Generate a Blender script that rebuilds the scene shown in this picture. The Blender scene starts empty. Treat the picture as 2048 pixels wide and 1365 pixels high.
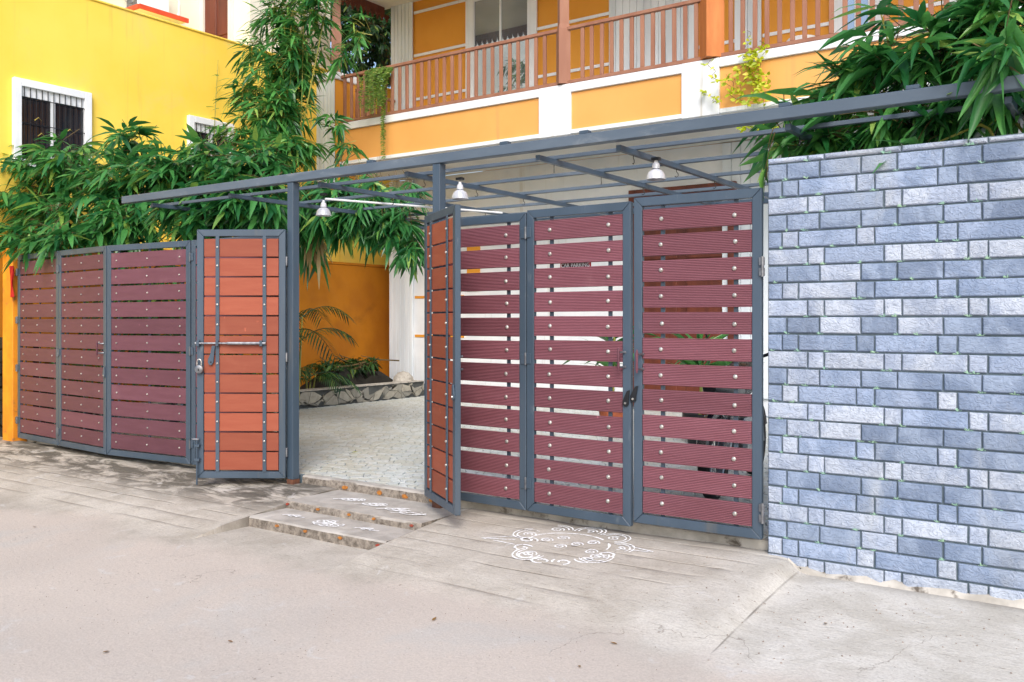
import bpy, bmesh, math, random
from mathutils import Vector, Matrix, noise
R = math.radians
scene = bpy.context.scene
col = scene.collection
rng = random.Random(7)

# ------------------------------------------------------------------ camera, sky, sun, exposure
TH = R(35.03); CT = math.cos(TH); ST = math.sin(TH)
CAMH = 1.4
cam_d = bpy.data.cameras.new('camera'); cam = bpy.data.objects.new('camera', cam_d); col.objects.link(cam)
cam.location = (0, 0, CAMH); cam.rotation_euler = (R(90), 0, TH)
cam_d.sensor_width = 36; cam_d.lens = 31.97; cam_d.shift_y = -0.0207; cam_d.clip_end = 500; cam_d.clip_start = 0.05
scene.camera = cam
world = bpy.data.worlds.new('World'); scene.world = world; world.use_nodes = True
wn = world.node_tree.nodes; wl = world.node_tree.links
bg = wn['Background']; sky = wn.new('ShaderNodeTexSky'); sky.sky_type = 'NISHITA'; sky.sun_disc = False
SUN_EL = R(40); SUN_AZ = R(143)          # azimuth measured clockwise from +Y
sky.sun_elevation = SUN_EL; sky.sun_rotation = SUN_AZ
sky.dust_density = 2.5; sky.air_density = 1.0; sky.ozone_density = 1.0
wl.new(sky.outputs[0], bg.inputs[0]); bg.inputs[1].default_value = 0.15
sun_d = bpy.data.lights.new('sun', 'SUN'); sun = bpy.data.objects.new('sun', sun_d); col.objects.link(sun)
sun_d.energy = 1.15; sun_d.angle = R(24); sun_d.color = (1.0, 0.99, 0.98)
sd = Vector((math.sin(SUN_AZ) * math.cos(SUN_EL), math.cos(SUN_AZ) * math.cos(SUN_EL), math.sin(SUN_EL)))
sun.rotation_euler = (-sd).to_track_quat('-Z', 'Y').to_euler(); sun.location = sd * 30
scene.view_settings.view_transform = 'Standard'; scene.view_settings.look = 'None'
scene.view_settings.gamma = 1.0; scene.view_settings.exposure = 0.8

# ------------------------------------------------------------------ layout helpers (photo bearing -> place at a known depth)
def ray(px):
    k = (px - 1024) / 1819; return (-ST + CT * k, CT + ST * k)
def at(px, py, Y):
    rx, ry = ray(px); t = Y / ry; return Vector((rx * t, Y, CAMH + (640 - py) / 1819 * t))
def atX(px, py, X):
    rx, ry = ray(px); t = X / rx; return Vector((X, ry * t, CAMH + (640 - py) / 1819 * t))
def depth_of(p): return -ST * p[0] + CT * p[1]
def proj(p):
    t = depth_of(p); r = CT * p[0] + ST * p[1]
    return (1024 + 1819 * r / t, 640 - 1819 * (p[2] - CAMH) / t) if t > .1 else (-9e9, 0)

# ------------------------------------------------------------------ mesh collector
class MB:
    def __init__(s): s.v = []; s.f = []; s.rnd = None
    def add(s, vs, fs):
        b = len(s.v); s.v += [tuple(v) for v in vs]; s.f += [tuple(b + i for i in f) for f in fs]; return s
    def box(s, x0, y0, z0, x1, y1, z1):
        vs = [(x0,y0,z0),(x1,y0,z0),(x1,y1,z0),(x0,y1,z0),(x0,y0,z1),(x1,y0,z1),(x1,y1,z1),(x0,y1,z1)]
        return s.add(vs, [(0,3,2,1),(4,5,6,7),(0,1,5,4),(1,2,6,5),(2,3,7,6),(3,0,4,7)])
    def prism(s, poly, y0, y1):      # polygon in x-z, extruded along y (y0 front)
        n = len(poly)
        vs = [(x, y0, z) for x, z in poly] + [(x, y1, z) for x, z in poly]
        fs = [tuple(range(n)), tuple(range(2*n-1, n-1, -1))] + [(i, n+i, n+(i+1) % n, (i+1) % n) for i in range(n)]
        return s.add(vs, fs)
    def tube(s, pts, rad, n=8, cap=True):
        pts = [Vector(p) for p in pts]; rad = rad if isinstance(rad, (list, tuple)) else [rad] * len(pts)
        b = len(s.v); up = None
        for i, p in enumerate(pts):
            d = (pts[min(i+1, len(pts)-1)] - pts[max(i-1, 0)]).normalized()
            if up is None: up = Vector((0,0,1)) if abs(d.z) < .9 else Vector((1,0,0))
            a = d.cross(up).normalized(); u = a.cross(d).normalized(); up = u
            for k in range(n):
                q = p + (a * math.cos(2*math.pi*k/n) + u * math.sin(2*math.pi*k/n)) * rad[i]; s.v.append(tuple(q))
        for i in range(len(pts)-1):
            for k in range(n):
                s.f.append((b+i*n+k, b+i*n+(k+1) % n, b+(i+1)*n+(k+1) % n, b+(i+1)*n+k))
        if cap:
            s.f.append(tuple(b+k for k in range(n-1, -1, -1))); e = b+(len(pts)-1)*n; s.f.append(tuple(e+k for k in range(n)))
        return s
    def lathe(s, prof, c=(0,0,0), n=20, axis='z'):   # prof: (radius, height)
        b = len(s.v)
        for r, h in prof:
            for k in range(n):
                a = 2*math.pi*k/n; x, y = r*math.cos(a), r*math.sin(a)
                p = (x, y, h) if axis == 'z' else ((x, h, y) if axis == 'y' else (h, x, y))
                s.v.append((c[0]+p[0], c[1]+p[1], c[2]+p[2]))
        for i in range(len(prof)-1):
            for k in range(n): s.f.append((b+i*n+k, b+i*n+(k+1) % n, b+(i+1)*n+(k+1) % n, b+(i+1)*n+k))
        return s
    def mesh(s, name, mat, smooth=False, bevel=0):
        me = bpy.data.meshes.new(name); me.from_pydata(s.v, [], s.f)
        if s.rnd is not None:
            a = me.attributes.new('rnd', 'FLOAT', 'FACE'); a.data.foreach_set('value', s.rnd)
        if bevel:
            bm = bmesh.new(); bm.from_mesh(me)
            bmesh.ops.recalc_face_normals(bm, faces=bm.faces)
            es = [e for e in bm.edges if len(e.link_faces) == 2 and e.calc_face_angle(0) > .5]
            bmesh.ops.bevel(bm, geom=es, offset=bevel, segments=1, affect='EDGES', clamp_overlap=True)
            bm.to_mesh(me); bm.free()
        elif s.rnd is None:
            bm = bmesh.new(); bm.from_mesh(me); bmesh.ops.recalc_face_normals(bm, faces=bm.faces); bm.to_mesh(me); bm.free()
        if smooth: me.shade_smooth(); me.set_sharp_from_angle(angle=R(40))
        if mat: me.materials.append(mat)
        return me
    def build(s, name, mat, parent=None, smooth=False, bevel=0):
        r = parent
        while r is not None and r.parent is not None: r = r.parent
        if r is not None and r.get('_w'):
            l = r.location; s.v = [(x-l.x, y-l.y, z-l.z) for x, y, z in s.v]
        return link(name, s.mesh(name, mat, smooth, bevel), parent)
def link(name, me, parent=None, loc=(0,0,0), rot=(0,0,0), sc=(1,1,1)):
    o = bpy.data.objects.new(name, me); col.objects.link(o); o.parent = parent
    o.location = loc; o.rotation_euler = rot; o.scale = sc; return o
def wlink(name, me, parent, loc, rot=(0,0,0), sc=(1,1,1)):   # world place under a world-laid thing
    r = parent
    while r.parent is not None: r = r.parent
    return link(name, me, parent, Vector(loc) - r.location, rot, sc)
def tag(o, label=None, cat=None, group=None, kind=None):
    if label: o['label'] = label
    if cat: o['category'] = cat
    if group: o['group'] = group
    if kind: o['kind'] = kind
    return o
def thing(name, label, cat, loc=(0,0,0), rz=0, group=None, world=True):
    o = bpy.data.objects.new(name, None); col.objects.link(o); o.location = loc; o.rotation_euler = (0,0,rz)
    o.empty_display_size = .1
    if world: o['_w'] = 1
    return tag(o, label, cat, group)
def B(*a): return MB().box(*a)
def lerp(a, b, t): return a + (b - a) * t
def clamp(x, a=0., b=1.): return max(a, min(b, x))
def sst(a, b, x):
    t = clamp((x-a)/(b-a)); return t*t*(3-2*t)

# ------------------------------------------------------------------ materials
def S(r, g, b):
    f = lambda c: (c/255/12.92) if c/255 <= .04045 else ((c/255+.055)/1.055)**2.4
    return (f(r), f(g), f(b), 1)
class NT:
    def __init__(s, name):
        s.m = bpy.data.materials.new(name); s.m.use_nodes = True; s.n = s.m.node_tree.nodes; s.l = s.m.node_tree.links
        s.b = s.n['Principled BSDF']; s.pos = s.n.new('ShaderNodeNewGeometry').outputs['Position']
    def link(s, a, b): s.l.new(a, b)
    def val(s, sock, v):
        if isinstance(v, (int, float)): sock.default_value = v
        elif isinstance(v, (tuple, list)): sock.default_value = v
        else: s.l.new(v, sock)
    def mapv(s, scale, vec=None, rot=(0,0,0)):
        m = s.n.new('ShaderNodeMapping'); m.inputs['Scale'].default_value = scale; m.inputs['Rotation'].default_value = rot
        s.l.new(vec or s.pos, m.inputs[0]); return m.outputs[0]
    def noise(s, sc, detail=5, vec=None, dist=0, rough=.55):
        t = s.n.new('ShaderNodeTexNoise'); t.inputs['Scale'].default_value = sc; t.inputs['Detail'].default_value = detail
        t.inputs['Distortion'].default_value = dist; t.inputs['Roughness'].default_value = rough
        s.l.new(vec or s.pos, t.inputs['Vector']); return t.outputs['Fac']
    def voro(s, sc, vec=None, feat='DISTANCE_TO_EDGE'):
        t = s.n.new('ShaderNodeTexVoronoi'); t.feature = feat; t.inputs['Scale'].default_value = sc
        s.l.new(vec or s.pos, t.inputs['Vector']); return t.outputs['Distance']
    def rng(s, f, a, b, c=0., d=1.):
        t = s.n.new('ShaderNodeMapRange'); t.interpolation_type = 'SMOOTHSTEP'; s.val(t.inputs[0], f)
        for i, x in enumerate((a, b, c, d)): t.inputs[i+1].default_value = x
        return t.outputs[0]
    def math(s, op, a, b=0.):
        t = s.n.new('ShaderNodeMath'); t.operation = op; s.val(t.inputs[0], a); s.val(t.inputs[1], b); return t.outputs[0]
    def mix(s, f, a, b, mode='MIX'):
        t = s.n.new('ShaderNodeMix'); t.data_type = 'RGBA'; t.blend_type = mode; s.val(t.inputs[0], f); s.val(t.inputs[6], a); s.val(t.inputs[7], b); return t.outputs[2]
    def bright(s, c, v):
        t = s.n.new('ShaderNodeHueSaturation'); s.val(t.inputs['Color'], c); s.val(t.inputs['Value'], v); return t.outputs[0]
    def orand(s): return s.n.new('ShaderNodeObjectInfo').outputs['Random']
    def attr(s, name):
        t = s.n.new('ShaderNodeAttribute'); t.attribute_name = name; return t.outputs['Fac']
    def xyz(s):
        t = s.n.new('ShaderNodeSeparateXYZ'); s.l.new(s.pos, t.inputs[0]); return t.outputs
    def bump(s, h, strength, dist=.01, nrm=None):
        t = s.n.new('ShaderNodeBump'); t.inputs['Strength'].default_value = strength; t.inputs['Distance'].default_value = dist
        s.l.new(h, t.inputs['Height'])
        if nrm is not None: s.l.new(nrm, t.inputs['Normal'])
        return t.outputs[0]
    def out(s, c=None, rough=None, nrm=None, metal=None, spec=None):
        if c is not None: s.val(s.b.inputs['Base Color'], c)
        if rough is not None: s.val(s.b.inputs['Roughness'], rough)
        if nrm is not None: s.l.new(nrm, s.b.inputs['Normal'])
        if metal is not None: s.b.inputs['Metallic'].default_value = metal
        if spec is not None: s.b.inputs['Specular IOR Level'].default_value = spec
        return s.m
def pm(name, c1, c2=None, sc=5, rough=.6, bump=0, bsc=60, stretch=(1,1,1), rand=0, metal=0, spec=.4, dirt=None, dsc=2.5, dlo=.55, dhi=.8, bd=.004, streak=None):
    n = NT(name); v = n.mapv(stretch); c2 = c2 or tuple(x*.8 for x in c1[:3]) + (1,)
    c = n.mix(n.rng(n.noise(sc, 6, v), .3, .7), c1, c2)
    if dirt: c = n.mix(n.rng(n.noise(dsc, 8, v, .4, .65), dlo, dhi), c, dirt)
    if streak: c = n.mix(n.math('MULTIPLY', n.rng(n.noise(5, 6, n.mapv((1.6,1.6,.09)), .3, .6), .55, .78), n.rng(n.noise(.7, 4), .4, .65, .15, 1)), c, streak)
    if rand: c = n.bright(c, n.math('ADD', n.math('MULTIPLY', n.orand(), 2*rand), 1-rand))
    r = n.rng(n.noise(sc*3, 4, v), .2, .8, rough-.08, rough+.08)
    return n.out(c, r, n.bump(n.noise(bsc, 4, v), bump, bd) if bump else None, metal, spec)

m_steel = pm('blue_grey_painted_steel', S(68,83,98), S(58,73,87), 3, .42, .12, 90, (1,1,.3), dirt=S(104,112,118), dsc=9, dlo=.6, dhi=.76, spec=.5, streak=S(92,92,90))
m_beam = pm('weathered_beam_steel', S(94,106,118), S(78,91,104), 5, .5, .15, 70, (.3,1,1), dirt=S(138,144,148), dsc=7, dlo=.55, dhi=.8, spec=.45)
m_rust = pm('rusty_steel', S(110,70,50), S(70,50,44), 20, .8, .4, 60)
m_zinc = pm('zinc_hardware', S(150,152,156), S(110,112,118), 20, .35, .1, 80, metal=.8)
m_black = pm('black_metal', S(30,32,36), S(20,22,26), 20, .4)
m_bolt = pm('steel_bolt', S(205,202,195), S(150,146,140), 40, .35, metal=.6)
def board_mat(name, c1, c2, ribs, light):
    n = NT(name); v = n.mapv((1,1,7))
    c = n.mix(n.rng(n.noise(3.5, 8, v, .3), .25, .75), c1, c2)
    x = n.xyz()
    if ribs:
        w = n.math('SINE', n.math('MULTIPLY', x[2], 2*math.pi/.0104))
        c = n.mix(n.rng(w, -.9, .3, .75, 0), c, tuple(q*.5 for q in c1[:3]) + (1,))
        fine = n.noise(30, 3, n.mapv((1,1,12)))
        c = n.mix(n.rng(fine, .55, .75, 0, .35), c, light)
    c = n.mix(n.rng(n.noise(2.2, 8, None, .6, .6), .6, .82, 0, .45), c, light)
    c = n.mix(n.rng(n.noise(14, 3, n.mapv((1,1,.5))), .73, .76, 0, .5), c, tuple(min(1, q*2.6) for q in c1[:3]) + (1,))
    c = n.bright(c, n.math('ADD', n.math('MULTIPLY', n.orand(), .3), .85))
    h = n.noise(22, 6, n.mapv((.35,.35,6)))
    nr = n.bump(h, .22 if ribs else .3, .003)
    if ribs: nr = n.bump(w, .7, .003, nr)
    return n.out(c, .55, nr, 0, .35)
m_board_r = board_mat('ribbed_composite_board', S(136,84,94), S(127,75,84), True, S(148,104,110))
m_board_l = board_mat('mauve_composite_board', S(104,64,75), S(96,57,67), False, S(136,100,106))
m_board_o = board_mat('terracotta_board', S(148,78,56), S(141,70,49), False, S(172,102,78))
m_white = pm('white_paint', S(236,238,240), S(222,226,230), 2, .6, .08, 30, dirt=S(205,200,190), dsc=1.6, dlo=.6, dhi=.85, streak=S(190,184,172))
m_siding = pm('white_siding', S(226,232,236), S(208,216,222), 4, .5, .15, 40, (1,1,.15), rand=.05, dirt=S(186,186,182), dsc=3, dlo=.62, dhi=.9)
m_soffit = pm('soffit_plaster', S(226,224,216), S(212,210,202), 1.5, .8, .05, 30)
m_orange = pm('orange_facade_paint', S(226,156,56), S(220,148,48), 1.2, .65, .1, 70, dirt=S(225,150,60), dsc=1, dlo=.55, dhi=.9)
m_fascia = pm('apricot_fascia_paint', S(232,170,94), S(226,162,86), 1.0, .65, .1, 70, dirt=S(216,158,98), dsc=1.4, dlo=.6, dhi=.9, streak=S(196,146,92))
m_yellow = pm('yellow_plaster', S(250,216,92), S(244,206,74), .8, .75, .25, 14, dirt=S(232,206,116), dsc=1.3, dlo=.5, dhi=.8, bd=.006, streak=S(214,180,84))
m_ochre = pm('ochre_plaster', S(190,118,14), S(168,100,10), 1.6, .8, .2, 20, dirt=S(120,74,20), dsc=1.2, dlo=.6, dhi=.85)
m_postor = pm('orange_post_paint', S(232,150,34), S(214,130,30), 5, .7, .25, 40, dirt=S(120,90,60), dsc=5, dlo=.6, dhi=.75)
m_wood = pm('brown_painted_wood', S(160,114,90), S(146,98,76), 6, .55, .2, 60, (1,1,.2), rand=.07)
m_darkwood = pm('dark_door_wood', S(112,56,38), S(84,40,28), 6, .5, .2, 40, (1,1,.12))
m_cream = pm('cream_plaster', S(236,232,216), S(226,222,206), 1.2, .8, .1, 20)
m_redtrim = pm('red_trim', S(214,84,48), S(196,70,42), 5, .6)
m_darkglass = pm('dark_window_glass', S(30,38,48), S(22,28,36), 2, .08, spec=.8)
n = NT('reflecting_glass'); m_glass = n.out(n.mix(n.rng(n.noise(.8, 2), .3, .7), S(196,206,214), S(150,160,170)), .02, None, .75, .9)
m_concrete = pm('worn_concrete', S(196,190,180), S(160,154,144), 7, .9, .6, 50, dirt=S(92,84,74), dsc=9, dlo=.52, dhi=.7)
m_riser = pm('dirty_step_riser', S(150,142,130), S(100,92,84), 14, .9, .8, 60, dirt=S(60,54,48), dsc=24, dlo=.5, dhi=.62)
n = NT('worn_white_chalk'); m_chalk = n.out(n.mix(n.rng(n.noise(55, 6, None, .3, .7), .5, .66), S(244,244,244), S(192,184,174)), .95)
m_turmeric = pm('turmeric_smear', S(186,120,44), S(150,96,50), 40, .9)
m_kumkum = pm('red_powder_smear', S(160,62,46), S(136,70,54), 40, .9)
m_alu = pm('lamp_aluminium', S(232,232,234), S(216,216,220), 10, .36, metal=.2)
m_pvc = pm('white_plastic', S(238,238,236), S(226,226,224), 8, .4)
m_soil = pm('dark_soil', S(74,58,44), S(48,38,30), 9, .95, .8, 30)
m_rubber = pm('tyre_rubber', S(28,28,30), S(20,20,22), 20, .7)
m_bike = pm('dark_bike_paint', S(30,24,34), S(24,20,28), 10, .25, spec=.6)
m_clay = pm('clay_pot', S(176,96,62), S(150,80,54), 10, .8, .2)
m_redcloth = pm('red_cloth', S(190,40,30), S(160,30,26), 20, .9)
m_drum = pm('dark_refuse', S(40,36,28), S(22,20,16), 6, .9, .8, 16)

def brick_mat(name, c1, c2, ripple):
    n = NT(name)
    c = n.mix(n.rng(n.noise(6, 7, n.mapv((1,1,.7)), .5, .6), .36, .64), c1, c2)
    c = n.mix(n.rng(n.noise(1.7, 7, n.mapv((1,1,.3)), .6), .55, .72, 0, .45), c, S(104,116,138))
    c = n.mix(n.rng(n.noise(42, 5), .5, .72, 0, .6), c, tuple(q*.72 for q in c2[:3]) + (1,))
    c = n.mix(n.rng(n.noise(2.5, 6, n.mapv((1,1,.35)), .5, .6), .55, .75, 0, .55), c, S(176,180,184))
    c = n.bright(c, n.math('ADD', n.math('MULTIPLY', n.orand(), .2), .9))
    h = n.noise(26, 3, n.mapv((.8,1,1.3), None, (0, R(25), 0)), 2.2)
    nr = n.bump(n.rng(h, .42, .58), ripple, .006)
    nr = n.bump(n.noise(120, 3), .25, .003, nr)
    return n.out(c, .7, nr, 0, .3)
m_brick = {'L': brick_mat('pale_lavender_brick', S(182,190,203), S(156,167,187), .6),
           'M': brick_mat('blue_grey_brick', S(113,128,152), S(142,156,178), .5),
           'N': brick_mat('mid_blue_brick', S(128,144,170), S(152,166,190), .6)}
m_mortar = pm('dark_mortar', S(106,120,128), S(88,102,110), 20, .9, .5, 60)
m_tuft = pm('pale_green_tuft', S(150,196,176), S(170,206,170), 20, .8)

def leaf_mat(name, dark, light, tip, gloss=.38, trans=.25):
    n = NT(name)
    r = n.math('FRACT', n.math('ADD', n.orand(), n.attr('rnd')))
    c = n.mix(n.rng(r, 0, 1), dark, light)
    c = n.mix(n.rng(r, .9, .98), c, tip)
    c = n.mix(n.rng(n.noise(60, 2, n.mapv((1,1,1))), .35, .7, 0, .25), c, dark)
    n.out(c, gloss, None, 0, .5)
    tr = n.n.new('ShaderNodeBsdfTranslucent'); n.link(n.bright(c, 1.5), tr.inputs[0])
    mx = n.n.new('ShaderNodeMixShader'); mx.inputs[0].default_value = trans
    n.link(n.b.outputs[0], mx.inputs[1]); n.link(tr.outputs[0], mx.inputs[2])
    n.link(mx.outputs[0], n.n['Material Output'].inputs[0]); return n.m
m_leaf = leaf_mat('bamboo_leaf', S(34,94,50), S(86,152,78), S(150,182,84), .3, .32)
m_leaf_t = leaf_mat('tall_bamboo_leaf', S(36,96,48), S(96,162,80), S(164,194,96), .32, .32)
m_leaf_d = leaf_mat('dark_tree_leaf', S(20,52,22), S(52,92,34), S(120,140,60), .5)
m_leaf_y = leaf_mat('yellow_green_creeper_leaf', S(150,170,20), S(206,212,60), S(236,220,90), .5, .35)
m_leaf_f = leaf_mat('hanging_fern_leaf', S(78,112,36), S(122,150,60), S(160,170,90), .5)
m_leaf_p = leaf_mat('palm_leaf', S(18,62,34), S(44,96,46), S(90,120,50), .4)
m_leaf_dry = leaf_mat('dry_leaf', S(196,176,130), S(160,136,92), S(120,90,60), .7)
m_culm = pm('bamboo_culm', S(168,158,70), S(120,130,60), 8, .4, .1, 40, (1,1,.2))
m_twig = pm('brown_twig', S(104,84,52), S(80,70,42), 10, .8)
# ------------------------------------------------------------------ ground
SX0, SX1 = -5.52, -4.13                 # the steps are let into the ramp between these
GROOVES = [5.24 - .165*k for k in range(8)]
def road_z(X, Y): return -.145 + .012*noise.noise((X*.45, Y*.45, 3.1)) + .004*noise.noise((X*2.1, Y*2.1, 8.))
def gz(X, Y, raw=False):
    zr = road_z(X, min(Y, 5.5))
    if Y > 5.362: return -.03
    if SX0 < X < SX1 and not raw: return zr
    u = clamp((Y-3.82)/(5.3-3.82)); u = lerp(u*u*1.6, 1-(1-u)**1.3, sst(0, .3, u))
    top = .0 + .012*sst(-2.9, -1.95, X)
    k = sst(-1.74, -1.62, X)
    uw = sst(3.6, 5.3, Y)
    a = lerp(zr, top, u); b = lerp(zr, -.062, uw)
    return lerp(a, b, k) + .005*noise.noise((X*3, Y*3, 1.)) * sst(3.6, 4.2, Y)
xs = [-90, -60, -40, -28, -20, -16, -14] + [-13 + .06*i for i in range(243)] + [2, 4, 8, 16, 30, 60, 90]
xs += [e+q for e in (SX0, SX1) for q in (-.012, -.004, .004, .012)]; xs += [-1.662, -1.656, -1.652, -1.646]; xs = sorted(x for x in xs if not any(abs(x-e) < .02 and min(abs(abs(x-e)-.004), abs(abs(x-e)-.012)) > 1e-6 for e in (SX0, SX1)))
ys = [-60, -40, -20, -10, -5, -2, -1] + [.1*i for i in range(0, 38)] + [3.8 + .05*i for i in range(32)] + [5.355, 5.366, 6, 8, 12, 20, 40, 90]
for g in GROOVES: ys += [g-.011, g-.006, g+.006, g+.011]
ys = sorted(ys); ys = [y for i, y in enumerate(ys) if i == 0 or y - ys[i-1] > .0015]
gm = MB(); dirt_darkv = []
for j, y in enumerate(ys):
    for x in xs:
        z = gz(x, y); d = 0
        for gi, g in enumerate(GROOVES):
            if abs(y-g) < .008 and not (SX0-.03 < x < SX1+.03):
                lim = -1.66 - .12*gi if x > SX1 else -5.6
                k = clamp(.55 + 1.3*noise.noise((x*1.7, gi*7.7, 2.)) + .5*noise.noise((x*7, gi*3.3, 6.)) + (.1 if x > -3.2 else 0)) * sst(lim+.02, lim-.15, x) * (1 if gi < 6 else .5)
                if SX1 < x < -3.4 and gi > 3: k *= .35
                z -= .007*k; d = max(d, k)
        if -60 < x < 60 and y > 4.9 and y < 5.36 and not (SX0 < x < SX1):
            d = max(d, .55*sst(5.1, 5.34, y + .12*noise.noise((x*2.3, y*5, 4.))))  # ground darkens in a band toward the gate line
        if abs(x+1.654) < .004 and 3.95 < y < 5.26: d = max(d, clamp(.45+.9*noise.noise((y*5, 2., 1.))))
        if (abs(x-SX0) < .006 or abs(x-SX1) < .006) and 4.0 < y < 5.3: d = max(d, sst(4.0, 4.4, y)*clamp(.6+.8*noise.noise((y*6, x, 1.))))
        yy = y + (.012*noise.noise((x*1.3, y*3, 5.)) if 3.9 < y < 5.3 else 0)
        gm.v.append((x, yy, z)); dirt_darkv.append(d)
nx = len(xs)
for j in range(len(ys)-1):
    for i in range(nx-1): gm.f.append((j*nx+i, j*nx+i+1, (j+1)*nx+i+1, (j+1)*nx+i))
n = NT('dusty_concrete_road'); x = n.xyz()
edge = n.math('ADD', x[1], n.math('MULTIPLY', n.noise(1.1, 6), 1.5))
pink = n.mix(n.rng(n.noise(.7, 7, None, .4), .3, .7), S(204,192,180), S(194,183,172))
pink = n.mix(n.rng(n.noise(1.6, 8, n.mapv((1,.6,1)), .8, .6), .5, .78, 0, .8), pink, S(190,187,181))
cement = n.mix(n.rng(n.noise(3, 8, None, .5, .65), .3, .7), S(198,191,180), S(172,164,152))
cement = n.mix(n.rng(n.math('ADD', x[0], n.noise(2, 5)), -1.9, -1.0), cement, n.mix(n.rng(n.noise(2.4, 8, None, .6), .35, .65), S(212,208,200), S(188,183,173)))
c = n.mix(n.rng(edge, 4.35, 4.85), pink, cement)
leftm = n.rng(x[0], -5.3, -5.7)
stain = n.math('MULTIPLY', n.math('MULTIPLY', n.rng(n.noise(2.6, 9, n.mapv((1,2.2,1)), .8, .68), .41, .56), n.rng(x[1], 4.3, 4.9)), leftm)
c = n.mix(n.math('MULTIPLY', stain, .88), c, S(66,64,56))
speck = n.rng(n.noise(38, 5, None, .3, .62), .62, .70)
c = n.mix(n.math('MULTIPLY', speck, n.rng(n.noise(1.3, 3), .45, .65, .1, .75)), c, S(120,108,96))
pale = n.rng(n.noise(5, 7, None, 1.0), .62, .7, 0, .5)
c = n.mix(pale, c, S(208,205,201))
c = n.mix(n.math('MULTIPLY', n.attr('dirt'), .9), c, S(66,60,52))  # groove, edge and crack dirt, plus the darker band at the gate line
vc = n.n.new('ShaderNodeTexVoronoi'); vc.feature = 'DISTANCE_TO_EDGE'; vc.inputs['Scale'].default_value = .8
wob = n.n.new('ShaderNodeVectorMath'); wob.operation = 'ADD'
nz3 = n.n.new('ShaderNodeTexNoise'); nz3.inputs['Scale'].default_value = 2.2; nz3.inputs['Detail'].default_value = 6; n.link(n.pos, nz3.inputs['Vector'])
n.link(n.pos, wob.inputs[0]); n.link(nz3.outputs['Color'], wob.inputs[1]); n.link(wob.outputs[0], vc.inputs['Vector'])
crack = n.math('MULTIPLY', n.rng(vc.outputs['Distance'], .0, .006, 1, 0), n.rng(n.noise(.9, 3), .52, .6))
c = n.mix(n.math('MULTIPLY', crack, .55), c, S(110,98,86))
h = n.math('ADD', n.noise(30, 8, None, .2, .65), n.math('MULTIPLY', n.noise(120, 3), .4))
brush = n.noise(9, 4, n.mapv((1.2,6,1), None, (0,0,R(20))))
c = n.mix(n.rng(n.noise(75, 6, None, .2, .7), .35, .68, 0, .3), c, S(140,130,120))
stri = n.noise(16, 5, n.mapv((1.5,9,1), None, (0,0,R(14))), .6, .6)
c = n.mix(n.math('MULTIPLY', n.rng(stri, .56, .7), n.rng(edge, 4.3, 4.9, .05, .6)), c, S(118,108,96))
nr = n.bump(n.math('ADD', h, n.math('MULTIPLY', brush, n.rng(edge, 4.3, 5.0, .1, .9))), .35, .012)
m_ground = n.out(c, .9, nr, 0, .25)
me = gm.mesh('road', m_ground, True)
a = me.attributes.new('dirt', 'FLOAT', 'POINT'); a.data.foreach_set('value', dirt_darkv)
tag(link('road', me), 'dusty concrete road rising as a scored ramp to the gates', None, None, 'structure')

# driveway slab with its stone paving
n = NT('driveway_joint'); m_joint = n.out(n.mix(n.rng(n.noise(4, 4), .3, .7), S(112,128,138), S(98,116,128)), .6)
n = NT('pale_paving_stone')
r = n.math('FRACT', n.math('ADD', n.orand(), n.attr('rnd')))
c = n.mix(n.rng(r, 0, 1), S(212,215,212), S(182,190,190)); c = n.mix(n.rng(r, .55, .6, 0, .6), c, S(204,200,184))
c = n.mix(n.rng(n.noise(28, 5), .4, .7, 0, .5), c, S(170,176,168))
m_pave = n.out(c, .38, n.bump(n.noise(40, 3), .2, .003), 0, .45)
drive = B(-10.6, 5.38, -.06, 3, 12.4, .057).build('driveway', m_joint)
tag(drive, 'pale stone paved driveway behind the gates', None, None, 'structure')
for x0, x1 in ((-10.6, -6.05), (-4.34, -1.87)): B(x0, 5.372, -.1, x1, 5.43, .0652).build('driveway_edge', m_concrete, drive, bevel=.006)
def hexcells(x0, x1, y0, y1, w, h, jit, gap, seed):
    out = []
    def jv(x, y):
        q = (x*7.13, y*9.37, seed); return (x + jit*w*noise.noise(q), y + jit*h*noise.noise((q[1], q[0], seed+5.5)))
    j = 0; y = y0
    while y < y1:
        x = x0 + (j % 2)*w/2
        while x < x1:
            p = [jv(x+dx*w, y+dy*h) for dx, dy in ((.5,-.33333),(.5,.33333),(0,.66667),(-.5,.33333),(-.5,-.33333),(0,-.66667))]
            cx = sum(a for a, _ in p)/6; cy = sum(b for _, b in p)/6
            q = []
            for a, b in p:
                d = math.hypot(a-cx, b-cy); k = max(.5, 1 - gap/d); q.append((cx+(a-cx)*k, cy+(b-cy)*k))
            out.append((cx, cy, q)); x += w
        j += 1; y += h
    return out
cells = hexcells(-10.38, -1.2, 5.45, 12.2, .105, .078, .7, .0055, 2.)
def seen(c):
    p = proj((c[0], c[1], .06)); return 600 < p[0] < 866 and p[1] > 640
front = sorted((c for c in cells if seen(c)), key=lambda c: depth_of(c))[:300]
fid = set(id(c) for c in front)
rest = MB(); rest.rnd = []
def stone_faces(mb, q, z0, z1, flip=None):
    k = len(q); cx = sum(a for a, _ in q)/k; cy = sum(b for _, b in q)/k
    vs = [(a, b, z0) for a, b in q] + [(a, b, z1-.002) for a, b in q] + [(cx+(a-cx)*.93, cy+(b-cy)*.93, z1) for a, b in q]
    fs = [tuple(2*k+i for i in range(k))]
    for i in range(k): fs += [(i, (i+1) % k, k+(i+1) % k, k+i), (k+i, k+(i+1) % k, 2*k+(i+1) % k, 2*k+i)]
    if flip: vs = [flip(v) for v in vs]
    mb.add(vs, fs); return len(fs)
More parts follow.
